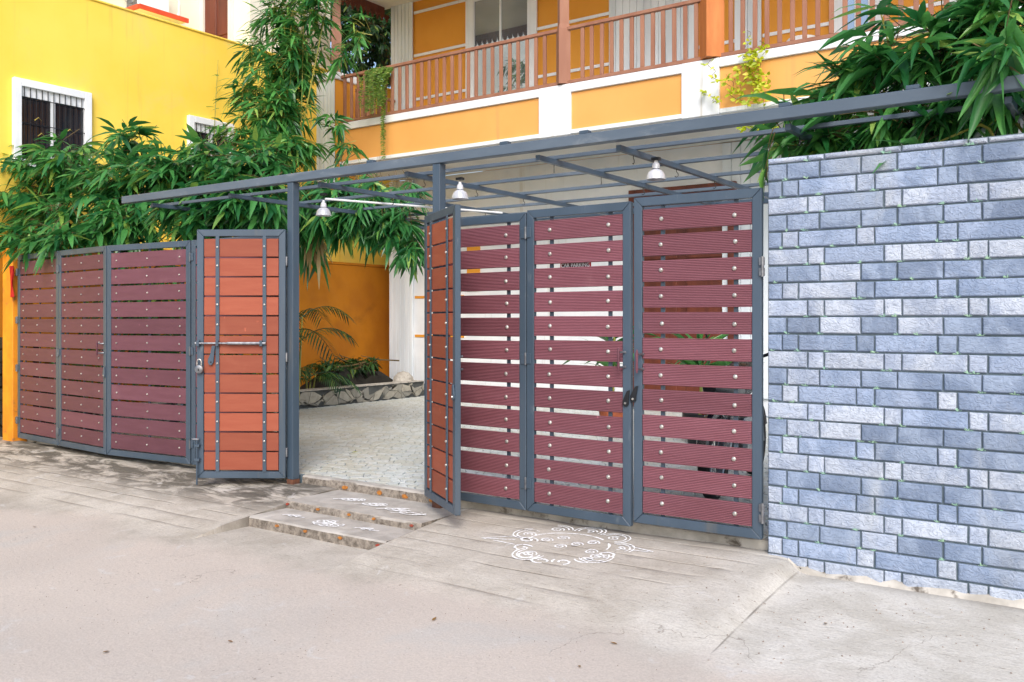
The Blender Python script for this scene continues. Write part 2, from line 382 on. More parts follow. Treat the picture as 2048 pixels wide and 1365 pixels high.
for c in cells:
    if id(c) in fid:
        mb = MB(); stone_faces(mb, [(a-c[0], b-c[1]) for a, b in c[2]], 0, .008)
        link('paving_stone', mb.mesh('paving_stone', m_pave), drive, (c[0], c[1], .0565))
    else:
        k = stone_faces(rest, c[2], .0565, .0645); rest.rnd += [rng.random()]*k
tag(rest.build('paving_stones_beyond', m_pave, drive), None, None, None, 'stuff')

# planter kerb faced with crazy stone
n = NT('kerb_stone'); c = n.mix(n.orand(), S(168,162,148), S(132,130,122)); c = n.mix(n.rng(n.noise(14, 5), .4, .7, 0, .6), c, S(130,124,112))
m_kstone = n.out(c, .7, n.bump(n.noise(30, 4), .4, .006))
kerb = thing('planter_kerb', 'low stone faced kerb along the left edge of the driveway', 'kerb', (-10.6, 5.6, .05))
B(-10.62, 5.6, .05, -10.46, 12.22, .315).build('core', pm('kerb_mortar', S(84,86,84), S(66,68,68), 10, .9), kerb)
B(-10.66, 5.58, .317, -10.43, 12.2, .335).build('coping', m_concrete, kerb, bevel=.004)
for cx, cy, q in hexcells(5.66, 12.2, .115, .30, .15, .105, 1.5, .008, 9.):
    q = [(clamp(a, 5.61, 12.2), clamp(b, .068, .306)) for a, b in q]
    if len(set(q)) < 4: continue
    mb = MB(); stone_faces(mb, [(a-cx, b-cy) for a, b in q], 0, .022, lambda v: (v[2], v[0], v[1]))
    wlink('stone', mb.mesh('stone', m_kstone), kerb, (-10.462, cx, cy))
bed = MB()
for j in range(24):
    for i in range(6):
        bed.v.append((-11.75 + 1.1*i/5, 5.5 + 7*j/23, .18 + .1*noise.noise((i*.9, j*.9, 2))))
for j in range(23):
    for i in range(5): bed.f.append((j*6+i, j*6+i+1, j*6+i+7, j*6+i+6))
tag(bed.build('planting_bed', m_soil, None, True), 'bare dark soil of the planting bed behind the kerb', None, None, 'structure')

# steps
st = thing('entrance_steps', 'two worn concrete steps between the open wicket gates', 'steps', (-4.8, 4.8, -.15))
def slab(x0, y0, z0, x1, y1, z1, name, m, par, nseg=26, amp=.005):
    mb = MB(); prof = [(0,0),(0,.5),(0,.92),(.012,1),(.5,1),(1,1)]
    for i in range(nseg+1):
        x = lerp(x0, x1, i/nseg)
        for a, b in prof:
            nz = noise.noise((x*6, a*3+y0*5, b*2)); nn = noise.noise((x*17, a*3+y0, b*4))
            k = 1 if a < .05 else .4
            y = y0 + ((y1-y0)*a if a > .05 else a) + (amp*nz + amp*.5*nn)*k*(1 if a < .9 else 0)
            z = lerp(z0, z1, b) + (amp*.5*nn*k if b > .5 else 0)
            mb.v.append((x, y, z))
    p = len(prof)
    for i in range(nseg):
        for k in range(p-1): mb.f.append((i*p+k, (i+1)*p+k, (i+1)*p+k+1, i*p+k+1))
    mb.f.append(tuple(range(p))); mb.f.append(tuple(nseg*p+k for k in range(p-1, -1, -1)))
    return mb.build(name, m, par, True)
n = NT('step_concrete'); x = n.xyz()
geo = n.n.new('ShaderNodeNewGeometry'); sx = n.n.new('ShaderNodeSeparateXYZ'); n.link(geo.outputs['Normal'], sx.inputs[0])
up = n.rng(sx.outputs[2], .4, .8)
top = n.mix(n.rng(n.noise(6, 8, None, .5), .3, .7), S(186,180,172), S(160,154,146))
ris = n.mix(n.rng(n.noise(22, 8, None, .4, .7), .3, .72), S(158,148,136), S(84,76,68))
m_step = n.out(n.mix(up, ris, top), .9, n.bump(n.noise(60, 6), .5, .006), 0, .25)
s2 = slab(SX0+.006, 4.80, -.2, SX1-.006, 5.385, -.012, 'upper_step', m_step, st)
s1 = slab(SX0+.006, 4.44, -.2, SX1-.006, 4.84, -.068, 'lower_step', m_step, st)
slab(-5.955, 5.36, -.1, -4.43, 5.44, .0655, 'threshold', m_step, st, amp=.004)
def splat(x, z, y, r, m):
    k = 11; poly = []
    for i in range(k):
        a = 2*math.pi*i/k; rr = r*(1+.5*noise.noise((x*9+math.cos(a), z*9+math.sin(a), 3.)))
        poly.append((x + rr*1.5*math.cos(a), z + rr*.8*math.sin(a)))
    MB().prism(poly, y-.004, y+.03).build('powder_mark', m, st)
for x in (-5.44, -5.05, -4.78, -4.5): splat(x, .015, 5.356, .02, m_turmeric)
for i, x in enumerate((-5.5, -5.16, -4.83, -4.58, -4.22)): splat(x, -.035, 4.795, .011, m_kumkum if i in (0, 4) else m_turmeric)
for i, x in enumerate((-5.2, -4.9, -4.55, -4.2)): splat(x, -.098, 4.435, .012, m_kumkum if i > 2 else m_turmeric)

# chalk kolam drawings
_rz = [0]
def ribbon(mb, pts, w, zf, gapf=.0):
    pts = [Vector((p[0], p[1], 0)) for p in pts]
    for a, b in zip(pts[:-1], pts[1:]):
        if gapf and noise.noise((a.x*6+gapf*9, a.y*6, gapf*31)) > .5-gapf*.9: continue
        d = b - a
        if d.length < 1e-5: continue
        s = Vector((-d.y, d.x, 0)).normalized(); ww = w*rng.uniform(.5, 1.2); e = d*.1
        _rz[0] = (_rz[0]+1) % 240; up_ = .0025 + _rz[0]*.000012
        q = [a-e+s*ww, a-e-s*ww, b+e-s*ww, b+e+s*ww]
        mb.add([(v.x, v.y, zf(v.x, v.y)+up_) for v in q], [(0,1,2,3)])
def circ(cx, cy, rx, ry, a0=0, a1=360, k=22, sp=0):
    return [(cx + rx*(1-sp*i/k)*math.cos(R(lerp(a0, a1, i/k))), cy + ry*(1-sp*i/k)*math.sin(R(lerp(a0, a1, i/k)))) for i in range(k+1)]
kx, ky = -3.03, 4.94
kol = thing('chalk_kolam', 'large looping white chalk kolam drawn on the ramp before the slatted gates', 'chalk drawing', (kx, ky, -.03))
def motif(*rib):
    mb = MB()
    for pts, w, g in rib: ribbon(mb, pts, w, gz, g)
    mb.build('motif', m_chalk, kol)['kind'] = 'stuff'
for i in range(9):
    a = 40*i + 10; r = .31; ca, sa = math.cos(R(a)), math.sin(R(a))
    px_, py_ = kx + r*1.08*ca, ky + r*.92*sa
    if sa < -.3 and i % 2: continue
    motif(*[(circ(px_, py_, rr, rr, a-110, a+110), .0058, .25) for rr in (.105, .078)], (circ(px_, py_, .05, .045, 0, 620, 26, .85), .0055, .22))
for a in (200, 8):
    ca, sa = math.cos(R(a)), math.sin(R(a)); tip = (kx + .6*ca, ky + .46*sa)
    motif(*[([(lerp(kx+.36*math.cos(R(a+o)), tip[0], t/8), lerp(ky+.3*math.sin(R(a+o)), tip[1], t/8)) for t in range(9)], .0055, .25) for o in (-16, 0, 16)])
for i in range(7):
    a = R(190+26*i); motif((circ(kx+.03+.3*math.cos(a), ky+.34*math.sin(a), .07, .055, 40*i, 40*i+430, 24, .7), .008, .35))
for i in range(6): motif((circ(kx - .16 + .075*i, ky + .09*math.sin(i*2.1), .045, .04, 0, 560, 24, .8), .006, .2))
motif((circ(kx, ky, .28, .2, 0, 190, 40), .008, .2))
k1 = MB(); zf = lambda x, y: -.0095
for i, (cx, cy) in enumerate(((-5.12, 5.1), (-4.85, 5.06), (-4.58, 5.02), (-4.4, 4.98))):
    for k in range(3): ribbon(k1, circ(cx + .03*k, cy + .02*k, .09-.02*k, .035, 30*i, 300+30*i, 16), .008, zf, .1)
    ribbon(k1, [(cx-.12, cy-.05), (cx, cy+.03), (cx+.13, cy+.02)], .008, zf)
tag(k1.build('chalk_squiggle', m_chalk), 'white chalk squiggles drawn on the upper step', 'chalk drawing')
k2 = MB(); zf = lambda x, y: -.0655
for k in range(9): ribbon(k2, circ(-4.83 + .09*math.cos(R(40*k)), 4.6 + .055*math.sin(R(40*k)), .05, .035, 0, 360, 14), .007, zf, .05)
ribbon(k2, circ(-4.83, 4.6, .06, .04, 0, 700, 30, .7), .008, zf)
for cx in (-5.25, -4.5):
    for k in range(3): ribbon(k2, circ(cx + .04*k, 4.6 + .02*k, .07, .025, 60*k, 60*k+200, 12), .008, zf, .1)
tag(k2.build('chalk_flower', m_chalk), 'white chalk flower drawn on the lower step', 'chalk drawing')
# ------------------------------------------------------------------ blue brick wall
WY = 5.29; WX0, WX1 = -1.852, .5
bw = thing('brick_wall', 'blue grey brick faced compound wall right of the slatted gates', 'wall', (-1.0, WY, -.1))
B(WX0, WY, -.25, 2.6, WY+.22, 2.352).build('mortar_core', m_mortar, bw)
ROWS = {'L': [-1.852,-1.617,-1.523,-1.199,-1.106,-.778,-.685,-.36,-.262,.07,.16,.5],
        'M': [-1.852,-1.738,-1.549,-1.321,-1.13,-.899,-.714,-.49,-.30,-.07,.12,.35,.5],
        'N': [-1.852,-1.766,-1.671,-1.346,-1.248,-.927,-.83,-.51,-.41,-.09,.0,.33,.5]}
def brick_mesh(w, h, m, seed):
    d = .013 + .004*rng.random(); b = .006; mb = MB()
    q = [(0,0),(w,0),(w,h),(0,h)]; q = [(x + rng.uniform(-.0015,.0015), z + rng.uniform(-.0015,.0015)) for x, z in q]
    cx, cz = w/2, h/2
    def ring(ins, y): return [(x + (ins if x < cx else -ins), y, z + (ins if z < cz else -ins)) for x, z in q]
    vs = ring(0, 0) + ring(.0005, -d*.6) + ring(b, -d) + ring(min(.03, h*.35), -d-.002)
    fs = [(12,13,14,15)]
    for r in range(3):
        for i in range(4): fs.append((r*4+i, r*4+(i+1) % 4, r*4+4+(i+1) % 4, r*4+4+i))
    mb.add(vs, fs); return mb.mesh('brick', m_brick[m])
tuft = MB()
ztop = 2.318; PITCH = .0998
def course(z0, z1, kind):
    xs_ = ROWS[kind]
    for i in range(len(xs_)-1):
        xa, xb = xs_[i], xs_[i+1]
        mk = kind if rng.random() > (.08 if kind == 'L' else .25) else rng.choice('MNL')
        if xb-xa < .11 and kind != 'L': mk = rng.choice('LMNN')
        me = brick_mesh(xb-xa-.007-.003*rng.random(), z1-z0-.0085-.003*rng.random(), mk, i)
        wlink('brick', me, bw, (xa+.004, WY, z0+.003))
        if rng.random() < .75 and z0 > .05:
            x = xb if rng.random() < .6 else lerp(xa, xb, rng.uniform(.3, .7))
            for k in range(9):
                a = R(rng.uniform(-10, 190)); l = rng.uniform(.010, .026); w = .0011
                ca, sa = math.cos(a)*l, math.sin(a)*l*.6
                tuft.add([(x-w*2, WY-.014, z0-.003), (x+w*2, WY-.014, z0-.003), (x+ca+w, WY-.019, z0+sa+w), (x+ca-w, WY-.019, z0+sa-w)], [(0,1,2,3)])
course(2.318, 2.356, 'L')
for k in range(24): course(ztop-PITCH*(k+1), ztop-PITCH*k, 'MNL'[k % 3])
tag(tuft.build('joint_tufts', m_tuft, bw), None, None, None, 'stuff')
# cement smeared along the wall's foot
mb = MB(); K = 60
for i in range(K+1):
    x = lerp(-1.72, 2.6, i/K)
    zt = -.03 + .05*noise.noise((x*3.1, 0, 1)) + .03*noise.noise((x*11, 0, 4)); zt = max(zt, -.055)
    mb.v += [(x, WY-.05, gz(x, WY-.06)-.02), (x, WY-.035, gz(x, WY-.05)+.012), (x, WY-.022, lerp(-.06, zt, .7)), (x, WY-.0145, zt), (x, WY+.02, zt+.003)]
for i in range(K):
    for k in range(4): mb.f.append((i*5+k, i*5+5+k, i*5+6+k, i*5+1+k))
mb.build('cement_skirting', m_concrete, bw, True)

# ------------------------------------------------------------------ gate leaves
FW = .058; FT = .02
bolt_big = MB().lathe([(.0, -.009), (.007, -.0085), (.012, -.006), (.0145, -.001), (.0145, .004)], n=12, axis='y').mesh('bolt', m_bolt, True)
bolt_small = MB().lathe([(.0, -.009), (.005, -.008), (.0085, -.005), (.0095, .004)], n=8, axis='y').mesh('bolt', m_bolt, True)
def gate_leaf(name, label, P, Q, z0, H, style, group, bars=None):
    W = math.hypot(Q[0]-P[0], Q[1]-P[1]); a = math.atan2(Q[1]-P[1], Q[0]-P[0])
    g = thing(name, label, 'gate', (P[0], P[1], z0), a, group, world=False)
    e = .0007; f = FW
    for poly, nm in (([(0,0),(W,0),(W-f-e,f-e),(f+e,f-e)], 'bottom_rail'), ([(0,H),(f+e,H-f+e),(W-f-e,H-f+e),(W,H)], 'top_rail'),
                     ([(0,e*2),(f-e,f+e),(f-e,H-f-e),(0,H-e*2)], 'stile'), ([(W,e*2),(W,H-e*2),(W-f+e,H-f-e),(W-f+e,f+e)], 'stile')):
        MB().prism(poly, -FT, FT).build(nm, m_steel, g, bevel=.003)
    x0, x1 = f+.003, W-f-.003; n_ = 12; zi0, zi1 = f+.012, H-f-.022
    gap = {'r': .029, 'l': .018, 'w': .013}[style]; pit = (zi1-zi0+gap)/n_; bh = pit-gap
    mat = {'r': m_board_r, 'l': m_board_l, 'w': m_board_o}[style]
    yb = -.008
    me = MB().prism([(x0,0),(x1,0),(x1,bh),(x0,bh)], yb-.008, yb+.012).mesh('board', mat, False, .0022)
    cols = bars or {'r': [x0+.13, x1-.105], 'l': [x0+.085, (x0+x1)/2, x1-.085], 'w': [W*.235, W*.765]}[style]
    if style == 'w':
        for c in cols:
            b = B(c-.016, -.027, f-.004, c+.016, -.0185, H-f+.004).build('flat_bar', m_steel, g, bevel=.002)
            for k in range(n_): link('bolt', bolt_small, b, (c, -.0285, zi0+pit*k+bh*.55+rng.uniform(-.006,.006)))
    else:
        for c in cols: B(c-.013, .006, f-.004, c+.013, .018, H-f+.004).build('back_bar', m_steel, g)
    for k in range(n_):
        o = link('board', me, g, (rng.uniform(-.0015,.0015), rng.uniform(-.001,.001), zi0+pit*k), (0, rng.uniform(-.0025,.0025), 0))
        if style != 'w':
            for c in cols: link('bolt', bolt_big if style == 'r' else bolt_small, o, (c+rng.uniform(-.006,.006), yb-.0095, bh*.5+rng.uniform(-.006,.006)))
    return g, W, H
def hinge(g, x, z, par_name='hinge'):
    mb = MB().box(x-.042, -FT-.008, z-.036, x-.006, -FT-.001, z+.036).box(x+.006, -FT-.008, z-.032, x+.042, -FT-.001, z+.04)
    h = mb.build(par_name, m_steel, g, bevel=.002)
    MB().tube([(x, -FT-.009, z-.04), (x, -FT-.009, z+.045)], .007, 8).build('pin', m_zinc, h, True)
def handle(g, x, z):
    h = MB().tube([(x, -.075, z-.075), (x, -.077, z-.05), (x, -.076, z), (x, -.077, z+.05), (x, -.075, z+.075)], [.004, .010, .0075, .010, .004], 10).build('handle', m_board_l, g, True)
    for zz in (z-.05, z+.045):
        MB().tube([(x, -.075, zz), (x+.004, -.05, zz), (x+.018, -FT+.002, zz)], [.006, .006, .009], 8).build('standoff', m_zinc, h, True)
def hasp(g, x, z, lean, m):
    poly = [(x-.014+lean, z+.075), (x+.006+lean, z+.082), (x+.021, z+.012), (x+.021, z-.012), (x+.008, z-.026), (x-.010, z-.026), (x-.021, z-.01), (x-.021, z+.012)]
    h = MB().prism(poly, -.034, -.0215).build('hasp', m, g, bevel=.002)
    MB().lathe([(0, -.041), (.006, -.040), (.008, -.034)], (x, 0, z-.004), 8, 'y').build('rivet', m_bolt, h, True)
GR, GL, GW = 'ribbed slat gate leaves right of the opening', 'mauve slat gate leaves left of the opening', 'terracotta wicket gates swung open'
gB, wB, hB = gate_leaf('gate_leaf', 'shaded ribbed mauve gate leaf just behind the right open wicket', (-4.36,5.315), (-3.572,5.285), .065, 2.085, 'r', GR, [.14, .615])
gC, wC, hC = gate_leaf('gate_leaf', 'ribbed mauve gate leaf with the car parking sign, middle of the right gates', (-3.564,5.284), (-2.742,5.262), .065, 2.10, 'r', GR)
gD, wD, hD = gate_leaf('gate_leaf', 'ribbed mauve gate leaf hung next to the blue brick wall', (-2.722,5.268), (-1.885,5.285), .095, 2.09, 'r', GR)
gL1, w1, h1 = gate_leaf('gate_leaf', 'leftmost mauve slat gate leaf beside the orange post', (-10.66,5.32), (-9.635,5.24), .045, 2.10, 'l', GL)
gL2, w2, h2 = gate_leaf('gate_leaf', 'second mauve slat gate leaf from the orange post', (-9.625,5.238), (-8.585,5.16), .045, 2.10, 'l', GL)
gL3, w3, h3 = gate_leaf('gate_leaf', 'widest fully seen mauve slat gate leaf, third from the orange post', (-8.568,5.158), (-7.36,5.262), .045, 2.10, 'l', GL)
gL4, w4, h4 = gate_leaf('gate_leaf', 'mauve slat gate leaf almost hidden behind the left terracotta wicket', (-7.345,5.266), (-6.06,5.31), .045, 2.10, 'l', GL)
W1, ww1, hw1 = gate_leaf('wicket_gate', 'terracotta wicket gate left of the opening, seen face on with padlock', (-6.665,4.825), (-6.03,5.245), .05, 2.12, 'w', GW)
W2, ww2, hw2 = gate_leaf('wicket_gate', 'terracotta wicket gate right of the opening, seen nearly edge on', (-4.435,5.215), (-3.80,4.79), .085, 2.09, 'w', GW)
for z in (1.94, 1.06, .19): hinge(gC, -.004, z)
for z in (1.94, 1.06, .19): hinge(gL4, -.008, z)
for z in (1.9, 1.0, .15): hinge(gL2, -.006, z, 'hinge')
for z in (1.9, 1.35, .8, .2): hinge(gL1, .0, z, 'hinge')
for z in (1.62, .16):
    h = MB().box(wD-.012, -.034, z-.055, wD+.022, -.0205, z-.008).box(wD-.012, -.034, z+.008, wD+.022, -.0205, z+.055).build('hinge', m_zinc, gD, bevel=.002)
    MB().tube([(wD+.01, -.03, z-.06), (wD+.01, -.03, z+.06)], .01, 8).build('pin', m_zinc, h, True)
for z in (1.85, 1.03, .22):
    MB().box(ww1-.004, -.012, z-.04, ww1+.014, .012, z+.04).build('hinge', m_zinc, W1, bevel=.003)
handle(gC, wC-.055, 1.08); handle(gD, .05, 1.04); hasp(gC, wC-.03, .80, .024, m_black); hasp(gD, .0, .80, .028, m_black)
handle(gB, .19, 1.02); hasp(W2, ww2-.022, .80, .0, m_steel); handle(gL2, w2-.07, 1.07); hasp(gL2, w2-.025, .80, .01, m_steel)
# sliding bolt, hasp, drop bolt on the left wicket
MB().tube([(-.005, -.042, 1.15), (.05, -.042, 1.15), (.27, -.042, 1.15), (.27, -.042, 1.15), (.60, -.042, 1.15)], [.012, .009, .009, .014, .014], 8).build('sliding_bolt', m_zinc, W1, True)
for x in (.02, .185, .56): MB().box(x-.012, -.058, 1.125, x+.012, -FT-.001, 1.175).build('bolt_bracket', m_steel, W1, bevel=.003)
hs = MB().prism([(.135,1.13),(.165,1.13),(.155,1.06),(.15,.99),(.135,.965),(.112,.965),(.10,.99),(.105,1.02),(.122,1.06)], -.04, -.031).build('hasp', m_steel, W1, bevel=.002)
MB().lathe([(0, -.043), (.007, -.042), (.007, -.04)], (.128, 0, .99), 8, 'y').build('keyhole', m_black, hs)
MB().tube([(.022, -.035, .33), (.012, -.05, .33), (.012, -.05, -.05)], [.006, .007, .007], 8).build('drop_bolt', m_steel, W1, True)
MB().tube([(-.03, -.05, .335), (.03, -.05, .335)], .008, 8).build('drop_bolt_handle', m_zinc, W1, True)
for z in (.28, .16): MB().box(-.008, -.06, z-.012, .034, -FT-.001, z+.012).build('bolt_guide', m_steel, W1, bevel=.002)
ang = math.atan2(5.245-4.825, -6.03+6.665)
pl = thing('padlock', 'round silver padlock hanging on the left wicket frame', 'padlock', (-6.665, 4.825, .05), ang, None, world=False)
MB().lathe([(0, -.062), (.02, -.062), (.034, -.058), (.038, -.05), (.038, -.04), (.03, -.032), (0, -.031)], (.03, 0, .93), 18, 'y').build('body', m_zinc, pl, True)
MB().tube([(.012, -.046, .955), (.012, -.046, .995), (.018, -.046, 1.01), (.03, -.046, 1.016), (.042, -.046, 1.01), (.048, -.046, .995), (.048, -.046, .955)], .005, 8).build('shackle', m_bolt, pl, True)
MB().box(.026, -.0635, .915, .034, -.0615, .935).build('keyhole', m_black, pl)
# car parking sign hung behind the slats, lettering shows in the gap under the second board
sg = thing('parking_sign', 'small red and white car parking sign behind the gate slats', 'sign', (-3.564, 5.284, .065), math.atan2(-.022, .822), None, world=False)
pit = (2.10-FW-.022-FW-.012+.034)/12; zg = FW+.012+pit*10-.034
B(.255, .0195, zg-.03, .50, .024, zg+.05).build('plate', pm('sign_red', S(186,32,36), S(170,26,30), 10, .5), sg)
B(.272, .0165, zg-.028, .483, .0193, zg+.038).build('panel', pm('sign_dark', S(60,20,22), S(50,18,20), 10, .5), sg)
tc = bpy.data.curves.new('lettering', 'FONT'); tc.body = 'CAR PARKING'; tc.size = .036; tc.extrude = .0008; tc.align_x = 'CENTER'
to = bpy.data.objects.new('lettering', tc); dg = bpy.context.evaluated_depsgraph_get(); col.objects.link(to); dg.update()
tm = bpy.data.meshes.new_from_object(to.evaluated_get(dg)); bpy.data.objects.remove(to); tm.materials.clear(); tm.materials.append(m_white)
link('lettering', tm, sg, (.378, .0155, zg+.004), (R(90), 0, 0))

# ------------------------------------------------------------------ steel pergola with its two posts
pg = thing('steel_pergola', 'blue grey steel pergola frame over the gates and driveway', 'pergola', (-5.98, 5.29, 0))
for x in (-6.0, -4.385):
    p = B(x-.036, 5.262, .04, x+.036, 5.334, 2.572).build('post', m_steel, pg, bevel=.003)
    B(x-.039, 5.259, -.06, x+.039, 5.337, .038).build('post_foot', m_rust, p, bevel=.002)
for x in (-9.73, -1.6): B(x-.03, 8.57, .05, x+.03, 8.63, 2.52).build('post', m_steel, pg, bevel=.003)
B(-8.5, 5.255, 2.574, 1.6, 5.33, 2.645).build('front_beam', m_beam, pg, bevel=.004)
B(-9.8, 8.565, 2.522, 1.6, 8.635, 2.575).build('back_beam', m_steel, pg, bevel=.004)
RX = [-8.1, -6.9, -5.72, -4.75, -3.52, -2.88, -1.75, -.6, .6]; PY = [5.58, 6.27, 6.99, 7.7, 8.3]
for x in RX: B(x-.018, 5.334, 2.52, x+.018, 8.56, 2.558).build('rafter', m_steel, pg, bevel=.002)
for y in PY: B(-8.45 - .35*(y-5.5), y-.017, 2.561, 1.5, y+.017, 2.588).build('purlin', m_beam, pg, bevel=.002)
for x in (-5.08, -3.77, -3.11, -1.75, -1.05): B(x-.035, 5.27, 2.647, x+.035, 5.32, 2.672).build('cleat', m_steel, pg, bevel=.003)
hook = MB().tube([(0, 0, 0), (0, 0, -.02), (.012, 0, -.035), (.014, 0, -.05), (.0, 0, -.06), (-.013, 0, -.052)], .003, 6).mesh('hook', m_black, True)
for x in RX[2:7]:
    for y in PY[:4]: wlink('hook', hook, pg, (x, y-.03, 2.521), (0,0,rng.uniform(-1,1)))
def pendant(label, x, y, zb, k=1.0):
    L = thing('pendant_lamp', label, 'lamp', (x, y, zb), 0, 'dome lamps hung from the pergola', world=False)
    MB().lathe([(.064, 0), (.068, .002), (.066, .008), (.062, .03), (.052, .052), (.036, .066), (.028, .07), (.026, .095), (.022, .112), (.013, .12), (.011, .137), (.0, .14)], n=28).build('shade', m_alu, L, True)
    MB().lathe([(.0, .01), (.02, .012), (.026, .03), (.02, .05), (.012, .06)], n=14).build('bulb', m_pvc, L, True)
    MB().lathe([(.0275, .07), (.030, .073), (.0275, .077)], n=24).build('collar', m_zinc, L, True)
    MB().tube([(0,0,.138), (0,0,2.50-zb)], .0028, 6).build('cord', m_black, L)
    MB().box(-.028, -.02, 2.498-zb, .028, .02, 2.518-zb).build('cord_clip', m_black, L)
    return L
p = at(647, 432, 5.62); pendant('dome lamp nearest the left terracotta wicket', p.x, p.y, p.z)
p = at(920, 399, 5.62); pendant('dome lamp just right of the post by the right wicket', p.x, p.y, p.z)
p = at(1312, 360, 5.70); pendant('dome lamp above the gate leaf beside the brick wall', p.x, p.y, p.z)
a, b = Vector((-6.14,5.8,2.5)), Vector((-5.45,7.6,2.5))
cp = MB().tube([a, b], .010, 8).build('conduit_pipe', m_pvc, None, True); tag(cp, 'thin white conduit pipe clipped under the pergola', 'pipe')

# orange gate post at the far left with a red cloth
op = thing('gate_post', 'orange painted masonry post at the left end of the gates', 'post', (-10.84, 5.38, 0))
B(-10.97, 5.28, -.05, -10.735, 5.52, 2.18).build('shaft', m_postor, op, bevel=.008)
B(-10.985, 5.265, 2.183, -10.72, 5.535, 2.23).build('cap', m_postor, op, bevel=.006)
mb = MB(); K = 12
for i in range(K+1):
    z = 2.02 - .36*i/K
    for j in range(6): mb.v.append((-10.735+.012*math.sin(j*1.7+i*.5)+.075*j/5, 5.265-.012-.012*math.cos(j*2.2+i*.3), z))
for i in range(K):
    for j in range(5): mb.f.append((i*6+j, i*6+j+1, i*6+j+7, i*6+j+6))
tag(mb.build('red_cloth', m_redcloth, None, True), 'strip of red cloth hanging by the orange post', 'cloth')
# ------------------------------------------------------------------ the house behind
YB, YH = 10.6, 12.4
hs = thing('orange_house', 'two storey orange house with white trim and a balcony above the driveway', 'house', (-6, 12.4, 0))
B(-11.4, YH, -.05, 4, 18, 3.93).build('ground_floor_wall', m_white, hs)
B(-11.38, YH, 4.5, 4, 18, 9.2).build('upper_wall', m_orange, hs)
B(-11.32, YB+.03, 3.935, 4, YH-.001, 4.49).build('balcony_slab', m_soffit, hs)
def siding(x0, x1, z0, z1, y, k, par=None):
    w = (x1-x0)/k; me = MB().prism([(0,0),(w-.006,0),(w-.006,z1-z0),(0,z1-z0)], 0, .03).mesh('siding_plank', m_siding, False, .004)
    for i in range(k): wlink('siding_plank', me, hs, (x0+w*i, y, z0))
siding(-11.40, -10.84, .3, 3.92, YH-.055, 6); siding(-11.36, -10.84, 4.5, 8.5, YH-.055, 6)
siding(-6.83, -5.39, 4.5, 8.5, YH-.055, 12); siding(-4.81, -4.42, 4.5, 8.5, YH-.055, 4)
siding(-5.0, -2.5, .3, 3.92, YH-.04, 18)
# stone footing strip at the wall foot
for i in range(9):
    mb = MB(); stone_faces(mb, [(-.055+.015*rng.random(),-.07), (.06,-.075+.01*rng.random()), (.065,.06), (.0,.085), (-.06,.07)], 0, .02, lambda v: (v[0], -v[2], v[1]))
    wlink('footing_stone', mb.mesh('footing_stone', m_kstone), hs, (-10.9+.14*i, YH-.058, .165))
B(-11.0, YH-.057, .05, -9.6, YH-.002, .26).build('footing', m_joint, hs)
for z in (1.112, 1.805): B(-10.82, YH-.012, z-.022, -9.7, YH-.002, z+.022).build('orange_groove', m_orange, hs)
B(-9.62, YH-.03, 1.9, -9.35, YH-.002, 2.75).build('orange_pilaster', m_orange, hs)
# ground floor door
dr = B(-6.35, YH-.03, .1, -4.9, YH-.012, 3.24).build('door', m_darkwood, hs)
for x0, x1, z0, z1 in ((-6.47,-6.352,.1,3.36), (-4.898,-4.78,.1,3.36), (-6.35,-4.9,3.242,3.36)): B(x0, YH-.1, z0, x1, YH-.004, z1).build('door_frame', m_darkwood, dr, bevel=.006)
for i in range(2):
    for k in range(3): B(-6.25+.7*i, YH-.05, .3+1.0*k, -5.7+.7*i, YH-.0305, 1.1+1.0*k).build('door_panel', m_darkwood, dr, bevel=.012)
# upper wall mouldings
for z in (4.68, 5.36, 6.144, 6.918):
    for x0, x1 in ((-10.835, -9.66), (-8.18, -6.84), (-5.385, -4.815), (-4.415, -3.505), (-2.88, -1.2)):
        B(x0, YH-.025, z-.024, x1, YH-.002, z+.024).build('moulding', m_white, hs, bevel=.004)
def sliding_door(x0, x1, z0, z1):
    w = B(x0, YH-.02, z0, x1, YH-.003, z1).build('window', m_white, hs)
    for a, b, c, d in ((x0-.13, x0+.05, z0, z1), (x1-.05, x1+.13, z0, z1), (x0+.051, x1-.051, z1-.06, z1), (x0+.051, x1-.051, z0, z0+.07)):
        B(a, YH-.06, c, b, YH-.0205, d).build('frame', m_white, w, bevel=.004)
    xm = (x0+x1)/2
    for a, b in ((x0+.055, xm-.018), (xm+.018, x1-.055)): B(a, YH-.036, z0+.075, b, YH-.022, z1-.065).build('pane', m_glass, w)
    B(xm-.016, YH-.055, z0+.072, xm+.016, YH-.021, z1-.062).build('mullion', m_white, w, bevel=.003)
sliding_door(-9.5, -8.3, 4.62, 6.9); sliding_door(-3.36, -2.95, 5.0, 6.9); sliding_door(-1.9, -.9, 4.62, 6.9)
# fascia
def fascia_panel(x0, x1):
    B(x0, YB, 3.99, x1, YB+.028, 4.49).build('fascia_panel', m_fascia, hs)
    B(x0, YB-.035, 4.495, x1, YB+.06, 4.61).build('fascia_band', m_white, hs, bevel=.006)
    B(x0, YB-.03, 3.93, x1, YB+.028, 3.985).build('fascia_foot', m_white, hs, bevel=.004)
PIL = [(-6.954, -6.44), (-4.811, -4.315), (-1.9, -1.4)]
edges = [-10.86, -6.957, None, -6.437, -4.814, None, -4.312, -1.903, None, -1.397, 4]
for x0, x1 in ((-10.86, -6.957), (-6.437, -4.814), (-4.312, -1.903), (-1.397, 3.9)): fascia_panel(x0, x1)
for x0, x1 in PIL: B(x0, YB-.037, 3.92, x1, YB+.06, 4.612).build('pilaster', m_white, hs, bevel=.006)
